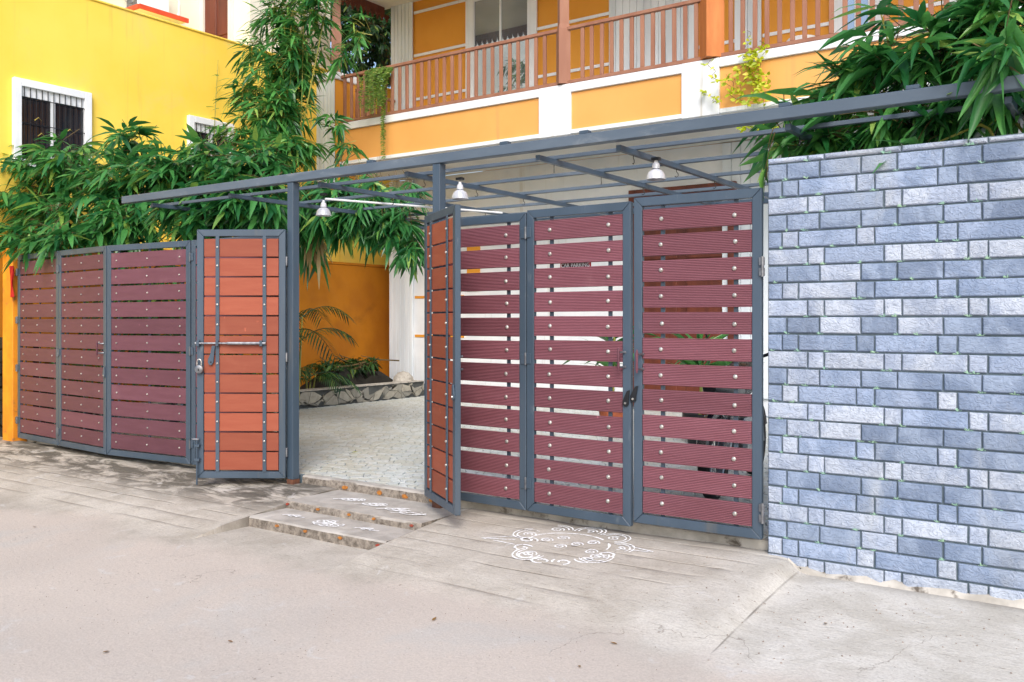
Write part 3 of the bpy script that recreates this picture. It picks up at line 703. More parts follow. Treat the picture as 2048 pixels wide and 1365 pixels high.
# corner pier with siding and orange flank
pr = B(-11.3, YB-.1, 3.6, -10.88, YB+.35, 5.33).build('corner_pier', m_orange, hs)
w = .42/5; me = MB().prism([(0,0),(w-.006,0),(w-.006,1.72),(0,1.72)], 0, .02).mesh('siding_plank', m_siding, False, .004)
for i in range(5): wlink('siding_plank', me, pr, (-11.3+w*i, YB-.125, 3.6))
B(-11.34, YB-.15, 5.333, -10.85, YB+.38, 5.455).build('pier_cap', m_white, pr, bevel=.01)
# railing
rl = B(-10.86, YB-.01, 4.622, 3.9, YB+.04, 4.668).build('railing', m_wood, hs, bevel=.004)
B(-10.86, YB-.015, 5.352, 3.9, YB+.045, 5.40).build('handrail', m_wood, rl, bevel=.006)
me = MB().prism([(-.026,0),(.026,0),(.026,.68),(-.026,.68)], -.016, .016).mesh('baluster', m_wood, False, .004)
x = -10.78
while x < -.6:
    if not any(abs(x-c) < .16 for c in (-6.58, -4.45)): wlink('baluster', me, rl, (x + rng.uniform(-.004,.004), YB+.015, 4.67), (0, rng.uniform(-.006,.006), 0))
    x += .15
sr = B(-11.28, YB+.37, 4.622, -11.235, YH-.07, 4.668).build('side_railing', m_wood, hs, bevel=.004)
B(-11.285, YB+.37, 5.352, -11.23, YH-.07, 5.40).build('handrail', m_wood, sr, bevel=.006)
for i in range(9): wlink('baluster', me, sr, (-11.257, YB+.45+.15*i, 4.67), (0,0,R(90)))
def bal_post(x, m, w, z0):
    MB().tube([(x, YB+.02, z0), (x, YB+.02, z0+.75), (x, YB+.02, z0+.82), (x, YB+.02, 7.0)], [w*.82, w*.82, w*.66, w*.66], 4).build('balcony_post', m, hs)
bal_post(-6.585, m_wood, .14, 4.625); bal_post(-4.43, pm('orange_wood', S(206,130,70), S(180,104,50), 6, .6, .2, 30, (1,1,.2)), .2, 4.625)
bal_post(-10.98, m_wood, .14, 5.457)
# balcony roof with fretwork eaves
B(-11.75, YB-.45, 7.12, 4, YH-.002, 7.26).build('balcony_roof', m_soffit, hs)
ev = B(-11.75, YB-.48, 7.0, 4, YB-.455, 7.3).build('eave_board', m_darkwood, hs)
ev2 = B(-11.5, YB-.45, 7.0, -11.47, YH-.1, 7.118).build('side_eave_board', m_darkwood, hs)
fret = MB().prism([(-.055,0),(.055,0),(.05,-.05),(.03,-.075),(.014,-.085),(.022,-.105),(0,-.135),(-.022,-.105),(-.014,-.085),(-.03,-.075),(-.05,-.05)], -.01, .01).mesh('fret', m_darkwood)
for i in range(100): wlink('fret', fret, ev, (-11.65+.125*i, YB-.467, 7.0))
for i in range(18): wlink('fret', fret, ev2, (-11.485, YB-.35+.125*i, 7.0), (0,0,R(90)))
# things standing on the balcony
tb = thing('plastic_tub', 'upturned white plastic tub behind the balcony railing', 'tub', (at(1605,70,11.0).x, 11.0, 4.49), world=False)
MB().lathe([(.0,.30),(.17,.30),(.19,.28),(.2,.24),(.215,.23),(.22,.0)], n=20).build('bucket', m_pvc, tb, True)
MB().lathe([(.221,.02),(.232,.03),(.221,.04)], n=20).build('rim', m_pvc, tb, True)

# ------------------------------------------------------------------ yellow neighbour along the left side
XY = -12.1
nb = thing('yellow_building', 'tall yellow plastered neighbouring building along the left side', 'building', (XY, 8, 0))
B(-22, 2.5, -.05, XY, 13.4, 5.86).build('wall', m_yellow, nb)
B(-22, 2.48, 5.862, XY+.02, 13.42, 5.895).build('parapet_coping', m_yellow, nb, bevel=.01)
def side_window(y0, y1, z0, z1, bars=True):
    w = B(XY+.001, y0, z0, XY+.012, y1, z1).build('window', m_darkglass, nb)
    f = .1
    for a, b, c, d in ((y0-f, y0, z0-f, z1+f), (y1, y1+f, z0-f, z1+f), (y0+.001, y1-.001, z1, z1+f), (y0+.001, y1-.001, z0-f, z0)):
        B(XY+.001, a, c, XY+.07, b, d).build('frame', m_white, w, bevel=.006)
    ym = (y0+y1)/2
    for a, b, c, d in ((ym-.03, ym+.03, z0, z1), (y0+.002, ym-.031, z1-.12, z1), (ym+.031, y1-.002, z1-.12, z1)): B(XY+.0125, a, c, XY+.03, b, d).build('sash', m_white, w)
    k = int((y1-y0)/.075)
    for i in range(k): 
        y = y0 + (y1-y0)*(i+.5)/k; MB().tube([(XY+.05, y, z0), (XY+.05, y, z1)], .006, 6).build('grille_bar', m_black, w)
    for z in (z0+.12, (z0+z1)/2, z1-.14): MB().tube([(XY+.058, y0, z), (XY+.058, y1, z)], .006, 6).build('grille_bar', m_black, w)
    brass = pm('brass_ornament', S(200,180,90), S(170,150,70), 9, .4, metal=.6)
    for y, z in ((y0+.25*(y1-y0), z1-.42), (y0+.3*(y1-y0), z1-.62), (y0+.75*(y1-y0), z1-.5)):
        MB().tube([(XY+.066, y-.05, z), (XY+.066, y, z+.045), (XY+.066, y+.05, z), (XY+.066, y, z-.045), (XY+.066, y-.05, z)], .006, 5).build('ornament', brass, w)
side_window(6.04, 6.9, 3.5, 4.45); side_window(8.66, 9.3, 3.8, 4.44)
B(XY+.001, 2.6, 1.50, XY+.03, 5.9, 1.54).build('moulding', m_white, nb)
# terrace rooms on the neighbour's roof
tr = thing('cream_rooftop_rooms', 'cream plastered rooms on the roof of the yellow building', 'building', (-14, 10, 5.86))
B(-21, 3, 5.86, -13.5, 9.8, 10).build('side_wall', m_cream, tr)
B(-21, 9.803, 5.86, -12.15, 11.6, 10).build('front_wall', m_cream, tr)
d = B(-13.28, 9.76, 5.86, -12.62, 9.80, 7.0).build('door', m_darkwood, tr)
for x0, x1, z0, z1 in ((-13.36,-13.283,5.86,7.09),(-12.617,-12.56,5.86,7.09),(-13.282,-12.618,7.003,7.09)): B(x0, 9.72, z0, x1, 9.80, z1).build('door_frame', m_soffit, d)
for i in range(2): B(-13.2+.3*i, 9.745, 6.2, -12.96+.3*i, 9.7595, 6.85).build('door_panel', m_darkwood, d, bevel=.01)
lg = B(-13.497, 8.35, 6.3, -13.0, 9.2, 6.345).build('ledge', m_white, tr)
B(-13.0-.001, 8.33, 6.295, -12.97, 9.22, 6.365).build('ledge_edge', m_redtrim, lg); B(-13.497, 8.32, 6.295, -13.002, 8.349, 6.365).build('ledge_edge', m_redtrim, lg)
ac = thing('air_conditioner', 'white air conditioner outdoor unit on the red edged ledge', 'air conditioner', (-13.3, 8.6, 6.346))
B(-13.46, 8.40, 6.353, -13.12, 8.96, 6.95).build('casing', m_pvc, ac, bevel=.012)
B(-13.43, 8.392, 6.40, -13.15, 8.399, 6.92).build('side_vent', m_zinc, ac)
gr = MB()
for r in (.06, .11, .16, .21): gr.lathe([(r-.005,-.004),(r,-.008),(r+.005,-.004)], (-13.3, 8.39, 6.66), 24, 'y')
for k in range(12):
    a = math.pi*k/12; gr.tube([(-13.3+.15*math.cos(a), 8.386, 6.66+.21*math.sin(a)), (-13.3-.15*math.cos(a), 8.386, 6.66-.21*math.sin(a))], .003, 4)
gr.build('fan_grille', m_zinc, ac); 
MB().tube([(-13.13, 8.9, 6.7), (-13.05, 8.98, 6.72), (-13.03, 9.08, 6.62), (-13.06, 9.1, 6.45), (-13.1, 9.1, 6.36)], .022, 8).build('hose', m_pvc, ac, True)
MB().box(-13.44, 8.40, 6.346, -13.40, 8.95, 6.352).build('foot', m_zinc, ac); MB().box(-13.2, 8.40, 6.346, -13.16, 8.95, 6.352).build('foot', m_zinc, ac)

# ochre compound wall inside, rough old wall outside at the far left
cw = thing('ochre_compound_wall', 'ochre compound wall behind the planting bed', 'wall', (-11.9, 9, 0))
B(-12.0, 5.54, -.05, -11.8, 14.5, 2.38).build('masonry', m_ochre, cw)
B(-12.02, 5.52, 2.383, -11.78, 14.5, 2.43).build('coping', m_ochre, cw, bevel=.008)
rb = thing('rough_stone_wall', 'low dark rough stone wall left of the orange post', 'wall', (-11.5, 5.6, 0))
for k in range(8):
    for i in range(4):
        mb = MB(); x0 = -11.95+.24*i+rng.uniform(-.02,.02); z0 = -.05+.155*k
        mb.box(x0, 5.5+rng.uniform(-.03,.03), z0, x0+.225, 5.75, z0+.145).build('stone', m_drum, rb, bevel=.02)

# motorcycle parked inside behind the last gate leaf
mo = thing('motorcycle', 'dark motorcycle parked behind the gate leaf by the brick wall', 'motorcycle', (-2.72, 7.0, .065), R(97), None, world=False)
for x in (-.63, .63):
    wv = MB(); 
    prof = [(.22,-.035),(.27,-.045),(.295,-.03),(.30,0),(.295,.03),(.27,.045),(.22,.035),(.22,-.035)]
    wh = wv.lathe(prof, (x,0,.30), 26, 'y').build('wheel', m_rubber, mo, True)
    MB().lathe([(.205,-.02),(.222,-.03),(.222,.03),(.205,.02),(.205,-.02)], (x,0,.30), 26, 'y').build('rim', m_zinc, wh, True)
    MB().lathe([(.0,-.05),(.04,-.05),(.05,-.02),(.05,.02),(.04,.05),(0,.05)], (x,0,.30), 14, 'y').build('hub', m_zinc, wh, True)
    for k in range(12):
        a = 2*math.pi*k/12; MB().tube([(x+.045*math.cos(a), 0, .3+.045*math.sin(a)), (x+.21*math.cos(a+.2), 0, .3+.21*math.sin(a+.2))], .004, 4).build('spoke', m_zinc, wh)
    MB().tube([(x+.33*math.cos(t), 0, .3+.33*math.sin(t)) for t in [R(20+14*i) for i in range(11)]], .045, 8).build('mudguard', m_bike, mo, True)
for s in (-.07, .07):
    MB().tube([(.63, s, .3), (.42, s, .92)], [.022, .026], 8).build('fork_tube', m_zinc, mo, True)
    MB().tube([(-.63, s*1.3, .3), (-.42, s*1.3, .68)], [.03, .03], 8).build('shock_absorber', m_zinc, mo, True)
MB().tube([(.36,-.36,1.08), (.42,-.2,1.06), (.42,0,.98), (.42,.2,1.06), (.36,.36,1.08)], .014, 8).build('handlebar', m_black, mo, True)
MB().lathe([(0,.62),(.08,.60),(.09,.55),(.07,.47),(0,.45)], (0,0,.88), 16, 'x').build('headlight', m_zinc, mo, True)
MB().tube([(-.1,0,.80),(.05,0,.84),(.2,0,.86),(.34,0,.82)], [.09,.14,.15,.07], 12).build('fuel_tank', m_bike, mo, True)
MB().tube([(-.75,0,.84),(-.5,0,.80),(-.2,0,.78),(-.08,0,.80)], [.05,.12,.13,.09], 10).build('seat', m_black, mo, True)
MB().box(-.16,-.13,.26,.2,.13,.56).build('engine', m_zinc, mo, bevel=.03)
MB().tube([(.38,0,.85),(.25,0,.4),(-.2,0,.3),(-.4,0,.6),(.3,0,.78)], .025, 8).build('frame_tube', m_black, mo, True)
MB().tube([(.1,.13,.3),(-.1,.16,.26),(-.3,.17,.28),(-.85,.17,.36)], [.02,.025,.045,.05], 10).build('exhaust', m_zinc, mo, True)
MB().tube([(-.86,0,.75),(-.92,0,.68)], [.05,.04], 8).build('tail_light', m_redtrim, mo)
for s in (-1, 1):
    mr = MB().tube([(.40,s*.3,1.07),(.38,s*.36,1.24)], .007, 6).build('mirror', m_black, mo)
    MB().lathe([(0,-.01),(.055,-.008),(.06,0),(.05,.012),(0,.014)], (.37,s*.37,1.28), 12, 'x').build('mirror_head', m_black, mr, True)
# ------------------------------------------------------------------ vegetation
ZUP = Vector((0,0,1))
ST_T = (0, .14, .42, .76); ST_W = (.12, .72, 1.0, .58)
def leaf_into(mb, p, d, nrm, L, W, droop, rv):
    d = d.normalized(); s = d.cross(nrm)
    if s.length < 1e-3: s = Vector((1,0,0))
    s.normalize(); nn = s.cross(d); b = len(mb.v)
    for t, w in zip(ST_T, ST_W):
        c = p + d*(L*t) - ZUP*(droop*L*t*t); e = s*(W*.5*w); u = nn*(.12*W*w)
        mb.v += [tuple(c-e+u), tuple(c), tuple(c+e+u)]
    mb.v.append(tuple(p + d*L - ZUP*(droop*L)))
    for i in range(3):
        k = b+3*i; mb.f += [(k, k+1, k+4, k+3), (k+1, k+2, k+5, k+4)]
    k = b+9; mb.f += [(k, k+1, k+3), (k+1, k+2, k+3)]
    mb.rnd += [rv]*8
_canon = {}
def canon(mat):
    if mat.name not in _canon:
        out = []
        for dr in (.12, .3, .5):
            mb = MB(); mb.rnd = []
            leaf_into(mb, Vector((0,0,0)), Vector((1,0,0)), ZUP, 1., 1., dr, 0.)
            out.append((dr, mb.mesh('leaf', mat, True)))
        _canon[mat.name] = out
    return _canon[mat.name]
def foliage(root, leaves, mat, n_parts, rest_name='foliage'):
    """leaves: (p, d, n, L, W, droop). The nearest to the street become single leaf parts, the rest one mass."""
    cm = Vector((0,0,CAMH))
    order = sorted(range(len(leaves)), key=lambda i: (leaves[i][0]-cm).length - 2.0*leaves[i][3])
    parts = set(order[:n_parts*2:2]) if n_parts else set()
    rest = MB(); rest.rnd = []
    var = canon(mat) if n_parts else None
    for i, (p, d, nn, L, W, dr) in enumerate(leaves):
        if i in parts:
            d = d.normalized(); s = d.cross(nn)
            if s.length < 1e-3: s = Vector((1,0,0))
            s.normalize(); up = s.cross(d)
            q = min(var, key=lambda v: abs(v[0]-dr))
            o = bpy.data.objects.new('leaf', q[1]); col.objects.link(o); o.parent = root
            l = p - root.location; w = W
            o.matrix_basis = Matrix(((d.x*L, -s.x*w, up.x*L, l.x), (d.y*L, -s.y*w, up.y*L, l.y), (d.z*L, -s.z*w, up.z*L, l.z), (0,0,0,1)))
        else: leaf_into(rest, p, d, nn, L, W, dr, rng.random())
    if rest.v:
        o = rest.build(rest_name, mat, root, True); o['kind'] = 'stuff'
def rdir(): 
    v = Vector((rng.gauss(0,1), rng.gauss(0,1), rng.gauss(0,1))); return v.normalized()
def spray(leaves, twigs, p, d, L, n, wr=.17, fan=75, dark=0):
    """a twig end with a fan of drooping leaves"""
    d = d.normalized(); base = p - d*rng.uniform(.18,.34)*(L/.24) - ZUP*.03
    twigs.append((base, p))
    side = d.cross(ZUP); side = side.normalized() if side.length > .05 else Vector((1,0,0)); nn = (side.cross(d)).normalized()
    nn = (nn + rdir()*.35).normalized()
    feather = rng.random() < .55
    for k in range(n):
        if feather:                      # alternate leaves up the twig, one at its end
            sg_ = -1 if k % 2 else 1; a = R(sg_*rng.uniform(22, 58) if k else rng.uniform(-8, 8)); q = p - d*(L*.62*k/n)
        else:
            a = R(lerp(-fan, fan, (k+.5)/n) + rng.uniform(-10,10)); q = p - d*(.10*L*abs(math.sin(a))*2)
        ld = d*math.cos(a) + side*math.sin(a) - ZUP*rng.uniform(-.1,.55) + rdir()*.2
        ll = L*rng.uniform(.5,1.15)*(1-.15*abs(math.sin(a)))
        leaves.append((q, ld, (nn+rdir()*.35).normalized(), ll, ll*wr*rng.uniform(.75,1.25), rng.choice((.12,.12,.3,.5))))
def twig_mesh(root, twigs, mat, r=.0035, name='twigs'):
    mb = MB(); mb.rnd = []
    for a, b in twigs:
        k = len(mb.f); m = (a+b)/2 + ZUP*.02; mb.tube([a, m, b], [r*1.3, r, r*.6], 3, False); mb.rnd += [0.]*(len(mb.f)-k)
    o = mb.build(name, mat, root); o['kind'] = 'stuff'
def blob_sprays(leaves, twigs, blobs, L, n_leaf=(5,8), wr=.17, down=.35, fan=75, shell=.55, bias=None):
    for (c, r, cnt) in blobs:
        for _ in range(cnt):
            v = rdir(); k = rng.random()**shell if shell else 1
            p = c + Vector((v.x*r[0]*k, v.y*r[1]*k, v.z*r[2]*k))
            d = Vector((v.x, v.y, v.z*.6)) + rdir()*.5 - ZUP*down
            if bias: d += bias
            spray(leaves, twigs, p, d, L*rng.uniform(.75,1.15), rng.randint(*n_leaf), wr, fan)
def culm(root, pts, r0, mat, name='culm'):
    P = [Vector(p) for p in pts]; q = []; rad = []
    K = 26
    for i in range(K+1):
        t = i/K*(len(P)-1); a = min(int(t), len(P)-2); f = t-a
        q.append(P[a].lerp(P[a+1], f)); rad.append(r0*(1-.7*i/K)*(1.18 if i % 3 == 0 else 1))
    MB().tube(q, rad, 7).build(name, mat, root, True)
def bl(px, py, Y, rx, ry, ryd, cnt):
    c = at(px, py, Y); s = depth_of(c)/1819; return (c, (rx*s, ryd, ry*s), cnt)
TOW = Vector((.35,-.55,0))    # towards the street and the light

# left clump, leaning over the mauve gates
b1 = thing('bamboo', 'broad leaved bamboo clump overhanging the mauve left gates', 'bamboo', (-11.2, 6.6, .2))
lv, tw = [], []
B1 = [bl(50,400,5.95,95,95,.45,95), bl(10,330,6.0,60,60,.4,30), bl(130,330,6.2,110,70,.5,95), bl(110,440,5.75,95,60,.35,75), bl(230,380,6.1,110,85,.5,110), bl(255,285,6.4,55,38,.3,26),
      bl(330,350,6.3,100,70,.5,95), bl(420,320,6.5,90,50,.45,66), bl(250,440,5.85,110,45,.3,70), bl(390,430,6.0,110,55,.4,90), bl(500,400,6.2,90,60,.4,80), bl(60,490,5.3,50,28,.12,18), bl(120,470,5.25,60,24,.1,14), bl(20,470,5.35,40,40,.15,16),
      bl(510,330,6.6,90,50,.4,62), bl(455,370,6.3,120,70,.5,80), bl(180,470,5.6,60,20,.15,14)]
B1 += [bl(300,620,6.0,280,150,.35,150), bl(100,760,6.2,120,90,.3,50), bl(450,780,6.0,120,90,.3,60)]  # low foliage added behind the gates to darken the slat gaps
blob_sprays(lv, tw, B1, .32, (4,7), .205, .25, 80, .5, TOW)
foliage(b1, lv, m_leaf, 280); twig_mesh(b1, tw, m_twig)
for i in range(14):
    bx, by = -11.6+.9*rng.random(), 5.9+2.0*rng.random(); c = rng.choice(B1)[0]
    culm(b1, [(bx,by,.15), (lerp(bx,c.x,.2), lerp(by,c.y,.2), 1.6), (lerp(bx,c.x,.6), lerp(by,c.y,.6), c.z*.92), tuple(c)], .017, m_culm)
# middle bamboo hanging down under the pergola
b2 = thing('bamboo', 'dark drooping bamboo under the pergola between the two steel posts', 'bamboo', (-11.1, 8.3, .2))
lv, tw = [], []
B2 = [bl(600,440,7.2,60,50,.4,46), bl(660,425,7.2,80,55,.4,70), bl(740,430,7.3,80,50,.4,66), bl(690,380,7.4,110,40,.4,50), bl(800,450,7.4,45,40,.3,30), bl(828,500,7.4,22,35,.2,9), bl(620,500,7.4,30,30,.25,12), bl(560,430,7.0,60,45,.4,40), bl(770,390,7.5,90,30,.3,20)]
blob_sprays(lv, tw, B2, .31, (6,9), .16, .75, 70, .5, TOW)
foliage(b2, lv, m_leaf, 180); twig_mesh(b2, tw, m_twig)
dl, dt = [], []
for _ in range(9):
    p = at(rng.uniform(605,645), rng.uniform(455,500), 7.2); spray(dl, dt, p, Vector((.1,-.1,-1)), .3, 4, .13, 25)
mb = MB(); mb.rnd = []
for q in dl: leaf_into(mb, *q[:6], rng.random())
o = mb.build('dry_leaves', m_leaf_dry, b2, True); o['kind'] = 'stuff'
for i in range(9):
    bx, by = -11.5+.8*rng.random(), 7.4+1.6*rng.random(); c = rng.choice(B2)[0]
    culm(b2, [(bx,by,.15), (lerp(bx,c.x,.15), lerp(by,c.y,.15), 1.7), (lerp(bx,c.x,.5), lerp(by,c.y,.5), 3.0), tuple(c)], .016, m_culm)
# tall bamboo by the house corner
b3 = thing('bamboo', 'tall feathery bamboo rising beside the balcony corner pier', 'bamboo', (-11.25, 9.6, .2))
lv, tw = [], []
B3 = [bl(570,40,9.2,75,60,.5,70), bl(600,110,9.1,62,70,.5,70), bl(560,150,9.1,85,60,.5,75), bl(625,20,9.0,55,50,.4,34), bl(565,220,8.9,72,55,.5,66), bl(530,230,8.7,80,45,.4,50), bl(590,295,8.8,50,35,.4,38), bl(535,300,8.6,85,40,.5,56), bl(505,100,9.0,45,40,.3,16), bl(715,60,9.3,40,40,.2,10), bl(690,110,9.3,30,30,.2,8), bl(690,300,8.9,40,25,.2,7), bl(600,-60,9.2,110,60,.5,60), bl(490,190,8.8,55,40,.4,22), bl(480,270,8.5,60,40,.4,26), bl(580,180,9.2,40,120,.3,46), bl(665,255,8.9,30,25,.2,7)]
B3 = [(c, r, int(k*1.45)) for c, r, k in B3]
blob_sprays(lv, tw, B3, .29, (4,7), .165, .2, 65, .6, Vector((.1,-.3,0)))
foliage(b3, lv, m_leaf_t, 150); twig_mesh(b3, tw, m_culm, .004)
for i, (p0, p1) in enumerate((((545,330),(625,-40)), ((560,330),(585,20)), ((535,330),(550,-30)), ((590,330),(660,-20)), ((420,270),(355,152)), ((428,270),(436,120)), ((600,330),(610,-60)), ((520,330),(500,110)))):
    a, b = at(*p0, 9.0), at(*p1, 9.1); g = Vector((-11.2+.1*i-.3, 9.2+.07*i, .15))
    culm(b3, [g, g.lerp(a, .7), a, b], .02 if i < 4 else .011, m_culm)
lv, tw = [], []
for px_, py_ in ((400,130),(436,150),(415,185),(375,190),(385,215),(430,215),(365,160)): spray(lv, tw, at(px_, py_, 9.0), Vector((rng.uniform(-1,1), -.3, .1)), .22, 2, .13, 50)
mb = MB(); mb.rnd = []
for q in lv: leaf_into(mb, *q[:6], rng.random())
o = mb.build('shoot_leaves', m_leaf_t, b3, True); o['kind'] = 'stuff'
# right bamboo behind the brick wall
b4 = thing('bamboo', 'bamboo spilling over the top of the blue brick wall and the beam', 'bamboo', (-.6, 6.1, 0))
lv, tw = [], []
B4 = [bl(1600,235,6.0,55,40,.3,22), bl(1680,180,5.9,70,50,.35,34), bl(1760,120,5.9,90,70,.4,50), bl(1880,90,5.9,100,80,.45,70), bl(1990,60,5.9,90,80,.45,66), bl(1650,275,5.85,90,26,.25,34), bl(1770,235,5.85,110,45,.35,64), bl(1900,215,5.85,110,50,.35,70), bl(2020,190,5.85,80,55,.35,50), bl(2120,90,5.9,90,120,.5,60), bl(1950,10,6.0,90,40,.3,26), bl(2060,-20,6.0,100,60,.4,30), bl(1570,290,5.8,35,22,.2,10), bl(1840,300,5.55,60,10,.1,4), bl(1760,20,6.0,45,26,.2,5), bl(1990,110,5.2,70,40,.15,10), bl(2250,150,5.9,110,110,.4,60), bl(2380,180,5.9,110,90,.4,40)]
blob_sprays(lv, tw, [(c, r, int(k*.62)+1) for c, r, k in B4], .33, (4,7), .175, .15, 70, .5, Vector((-.3,-.45,.05)))
for px_, py_, Y in ((1530,340,5.45), (1528,370,5.45), (1535,300,5.5)): spray(lv, tw, at(px_, py_, Y), Vector((-.2,-.1,-1)), .2, 3, .17, 40)
foliage(b4, lv, m_leaf_t, 260); twig_mesh(b4, tw, m_twig)
for i in range(14):
    bx, by = -1.5+1.9*rng.random(), 5.75+.5*rng.random(); c = rng.choice(B4)[0]
    culm(b4, [(bx,by,.05), (bx+.1*rng.uniform(-1,1), by, 1.5), (lerp(bx,c.x,.6), lerp(by,c.y,.6), 2.5), tuple(c)], .015, m_culm)
tag(B(-1.8, 5.52, -.05, 2.6, 6.6, .1).build('planting_bed', m_soil), 'soil bed of the bamboo behind the brick wall', None, None, 'structure')

# dark tree beyond the house corner
t1 = thing('dark_tree', 'dark small leaved tree behind the balcony corner', 'tree', (-13.2, 16, 0))
lv, tw = [], []
BT = [bl(700,60,15.5,90,80,.9,150), bl(760,100,15.5,70,90,.9,140), bl(700,180,15,80,60,.8,90), bl(740,10,16,100,60,.9,120), bl(640,-20,15,80,60,.9,60), bl(770,200,15,40,40,.6,40), bl(820,-60,16,110,70,.9,60), bl(760,60,14.5,60,80,.6,90), bl(720,0,14.5,60,60,.6,70)]
BT = [(c, (r[0]*1.15, r[1]*1.6, r[2]*1.15), k*2) for c, r, k in BT]
blob_sprays(lv, tw, BT, .19, (7,11), .3, .2, 120, .6)
foliage(t1, lv, m_leaf_d, 0, 'crown'); twig_mesh(t1, tw, m_twig, .006)
culm(t1, [(-13.2,16,0), (-13.3,16,2.5), (-13.6,15.8,5.0), (-13.4,15.6,7.5)], .16, m_twig, 'trunk')
for c, r, k in BT: culm(t1, [(-13.5,15.9,3.5), tuple((c+Vector((-13.5,15.9,4.5)))/2), tuple(c)], .05, m_twig, 'limb')

# palms in the planting bed
def palm(label, X, Y, z, hgt, fr, L, group='small palms in the planting bed'):
    t = thing('small_palm', label, 'palm', (X, Y, z), 0, group)
    for k in range(3): culm(t, [(X+.05*k-.05, Y, z), (X+.08*k-.08, Y+.03*k, z+hgt)], .022, m_culm, 'stem')
    for k in range(fr):
        a = 2*math.pi*k/fr + rng.uniform(-.3,.3); el = rng.uniform(.3,1.1); base = Vector((X, Y, z+hgt*rng.uniform(.6,1)))
        h = Vector((math.cos(a), math.sin(a), 0)); pts = []
        for i in range(9):
            s_ = i/8; pts.append(base + h*(L*s_*math.cos(el*.6)) + ZUP*(L*(s_*math.sin(el) - .75*s_*s_)))
        f = MB().tube(pts, [.008*(1-.08*i) for i in range(9)], 5).build('frond', m_leaf_p, t, True)
        mb = MB(); mb.rnd = []
        for i in range(2, 17):
            s_ = i/17*8; i0 = min(int(s_), 7); p = pts[i0].lerp(pts[i0+1], s_-i0); d = (pts[i0+1]-pts[i0]).normalized(); sd_ = d.cross(ZUP).normalized()
            for sg_ in (-1, 1): leaf_into(mb, p, d*.75 + sd_*sg_*.8 - ZUP*.2, ZUP, L*.3*(1-.45*abs(i/17-.45)), .022, .3, rng.random())
        mb.build('leaflets', m_leaf_p, f, True)['kind'] = 'stuff'
p = at(600, 735, 8.7); palm('small palm with arching fronds behind the stone kerb, its tallest frond crossing the ochre wall', p.x-.1, 8.7, .2, 1.25, 11, 1.0)
p = at(612, 770, 9.6); palm('lower dark palm at the foot of the ochre wall', p.x-.25, 9.9, .2, .35, 9, .8)
# refuse heap
rf = thing('refuse_heap', 'dark heap of cut branches and leaves against the ochre wall', 'heap', (-11.3, 11.3, .2))
mb = MB()
for j in range(13):
    for i in range(9):
        u, v_ = i/8*2-1, j/12*2-1; hh = max(0, 1-u*u)**.5*max(0, 1-v_**4)
        mb.v.append((-11.25+.48*u, 11.2+1.0*v_, .15+.36*hh*(1+.7*noise.noise((i*.9, j*.9, 3)))))
for j in range(12):
    for i in range(8): mb.f.append((j*9+i, j*9+i+1, j*9+i+10, j*9+i+9))
mb.build('mound', m_drum, rf, True)
for k in range(16):
    a = Vector((-11.25+rng.uniform(-.4,.4), 11.2+rng.uniform(-.9,.9), .5+rng.uniform(0,.2))); d = rdir(); d.z *= .25
    MB().tube([a-d*.35, a, a+d*.35+ZUP*.05], [.014,.012,.006], 5).build('branch', m_twig, rf, True)
lv, tw = [], []
blob_sprays(lv, tw, [(Vector((-11.25,11.2,.6)), (.45,.95,.16), 130)], .2, (4,6), .22, .3)
foliage(rf, lv, m_leaf_d, 0, 'dead_leaves')
rk = MB().lathe([(.0,.2),(.1,.17),(.17,.1),(.2,.0)], (-10.75,12.0,.3), 9).build('boulder', m_concrete, None, True)
rk.rotation_euler = (0,0,0); tag(rk, 'pale boulder at the end of the stone kerb by the white column', 'boulder')

# hanging fern and creepers on the balcony
hf = thing('hanging_fern', 'trailing green fern hanging over the balcony railing', 'plant', tuple(at(765,140,YB-.1)))
lv = []; stems = MB()
for k in range(20):
    t0 = at(745+rng.uniform(0,40), 140+rng.uniform(-6,10), YB-.1+rng.uniform(-.05,.12)); ln = rng.uniform(.3,.85) if k else 1.5
    if k == 1: ln = 1.15
    pts = [t0]; out = Vector((rng.uniform(-.12,.1), -.14, .06))
    for i in range(1, 15):
        s_ = i/14; pts.append(t0 + out*min(1, s_*3) - ZUP*(ln*s_*s_**.25) + Vector((.01*math.sin(i+k),0,0)))
    stems.tube(pts, .003, 3)
    for i in range(int(ln*46)):
        s_ = i/(ln*46)*14; i0 = min(int(s_), 13); p = pts[i0].lerp(pts[i0+1], s_-i0)
        for q in (-1, 1): lv.append((p, Vector((q*.9, rng.uniform(-.5,.2), rng.uniform(-.3,.3))), (Vector((0,-1,.3))+rdir()*.4).normalized(), .055, .02, .12))
stems.build('stems', m_leaf_f, hf)['kind'] = 'stuff'
foliage(hf, lv, m_leaf_f, 0, 'fronds')
cr = thing('creeper', 'yellow green creeper trailing down the apricot balcony fascia', 'plant', tuple(at(1490,110,YB-.08)))
lv = []; stems = MB()
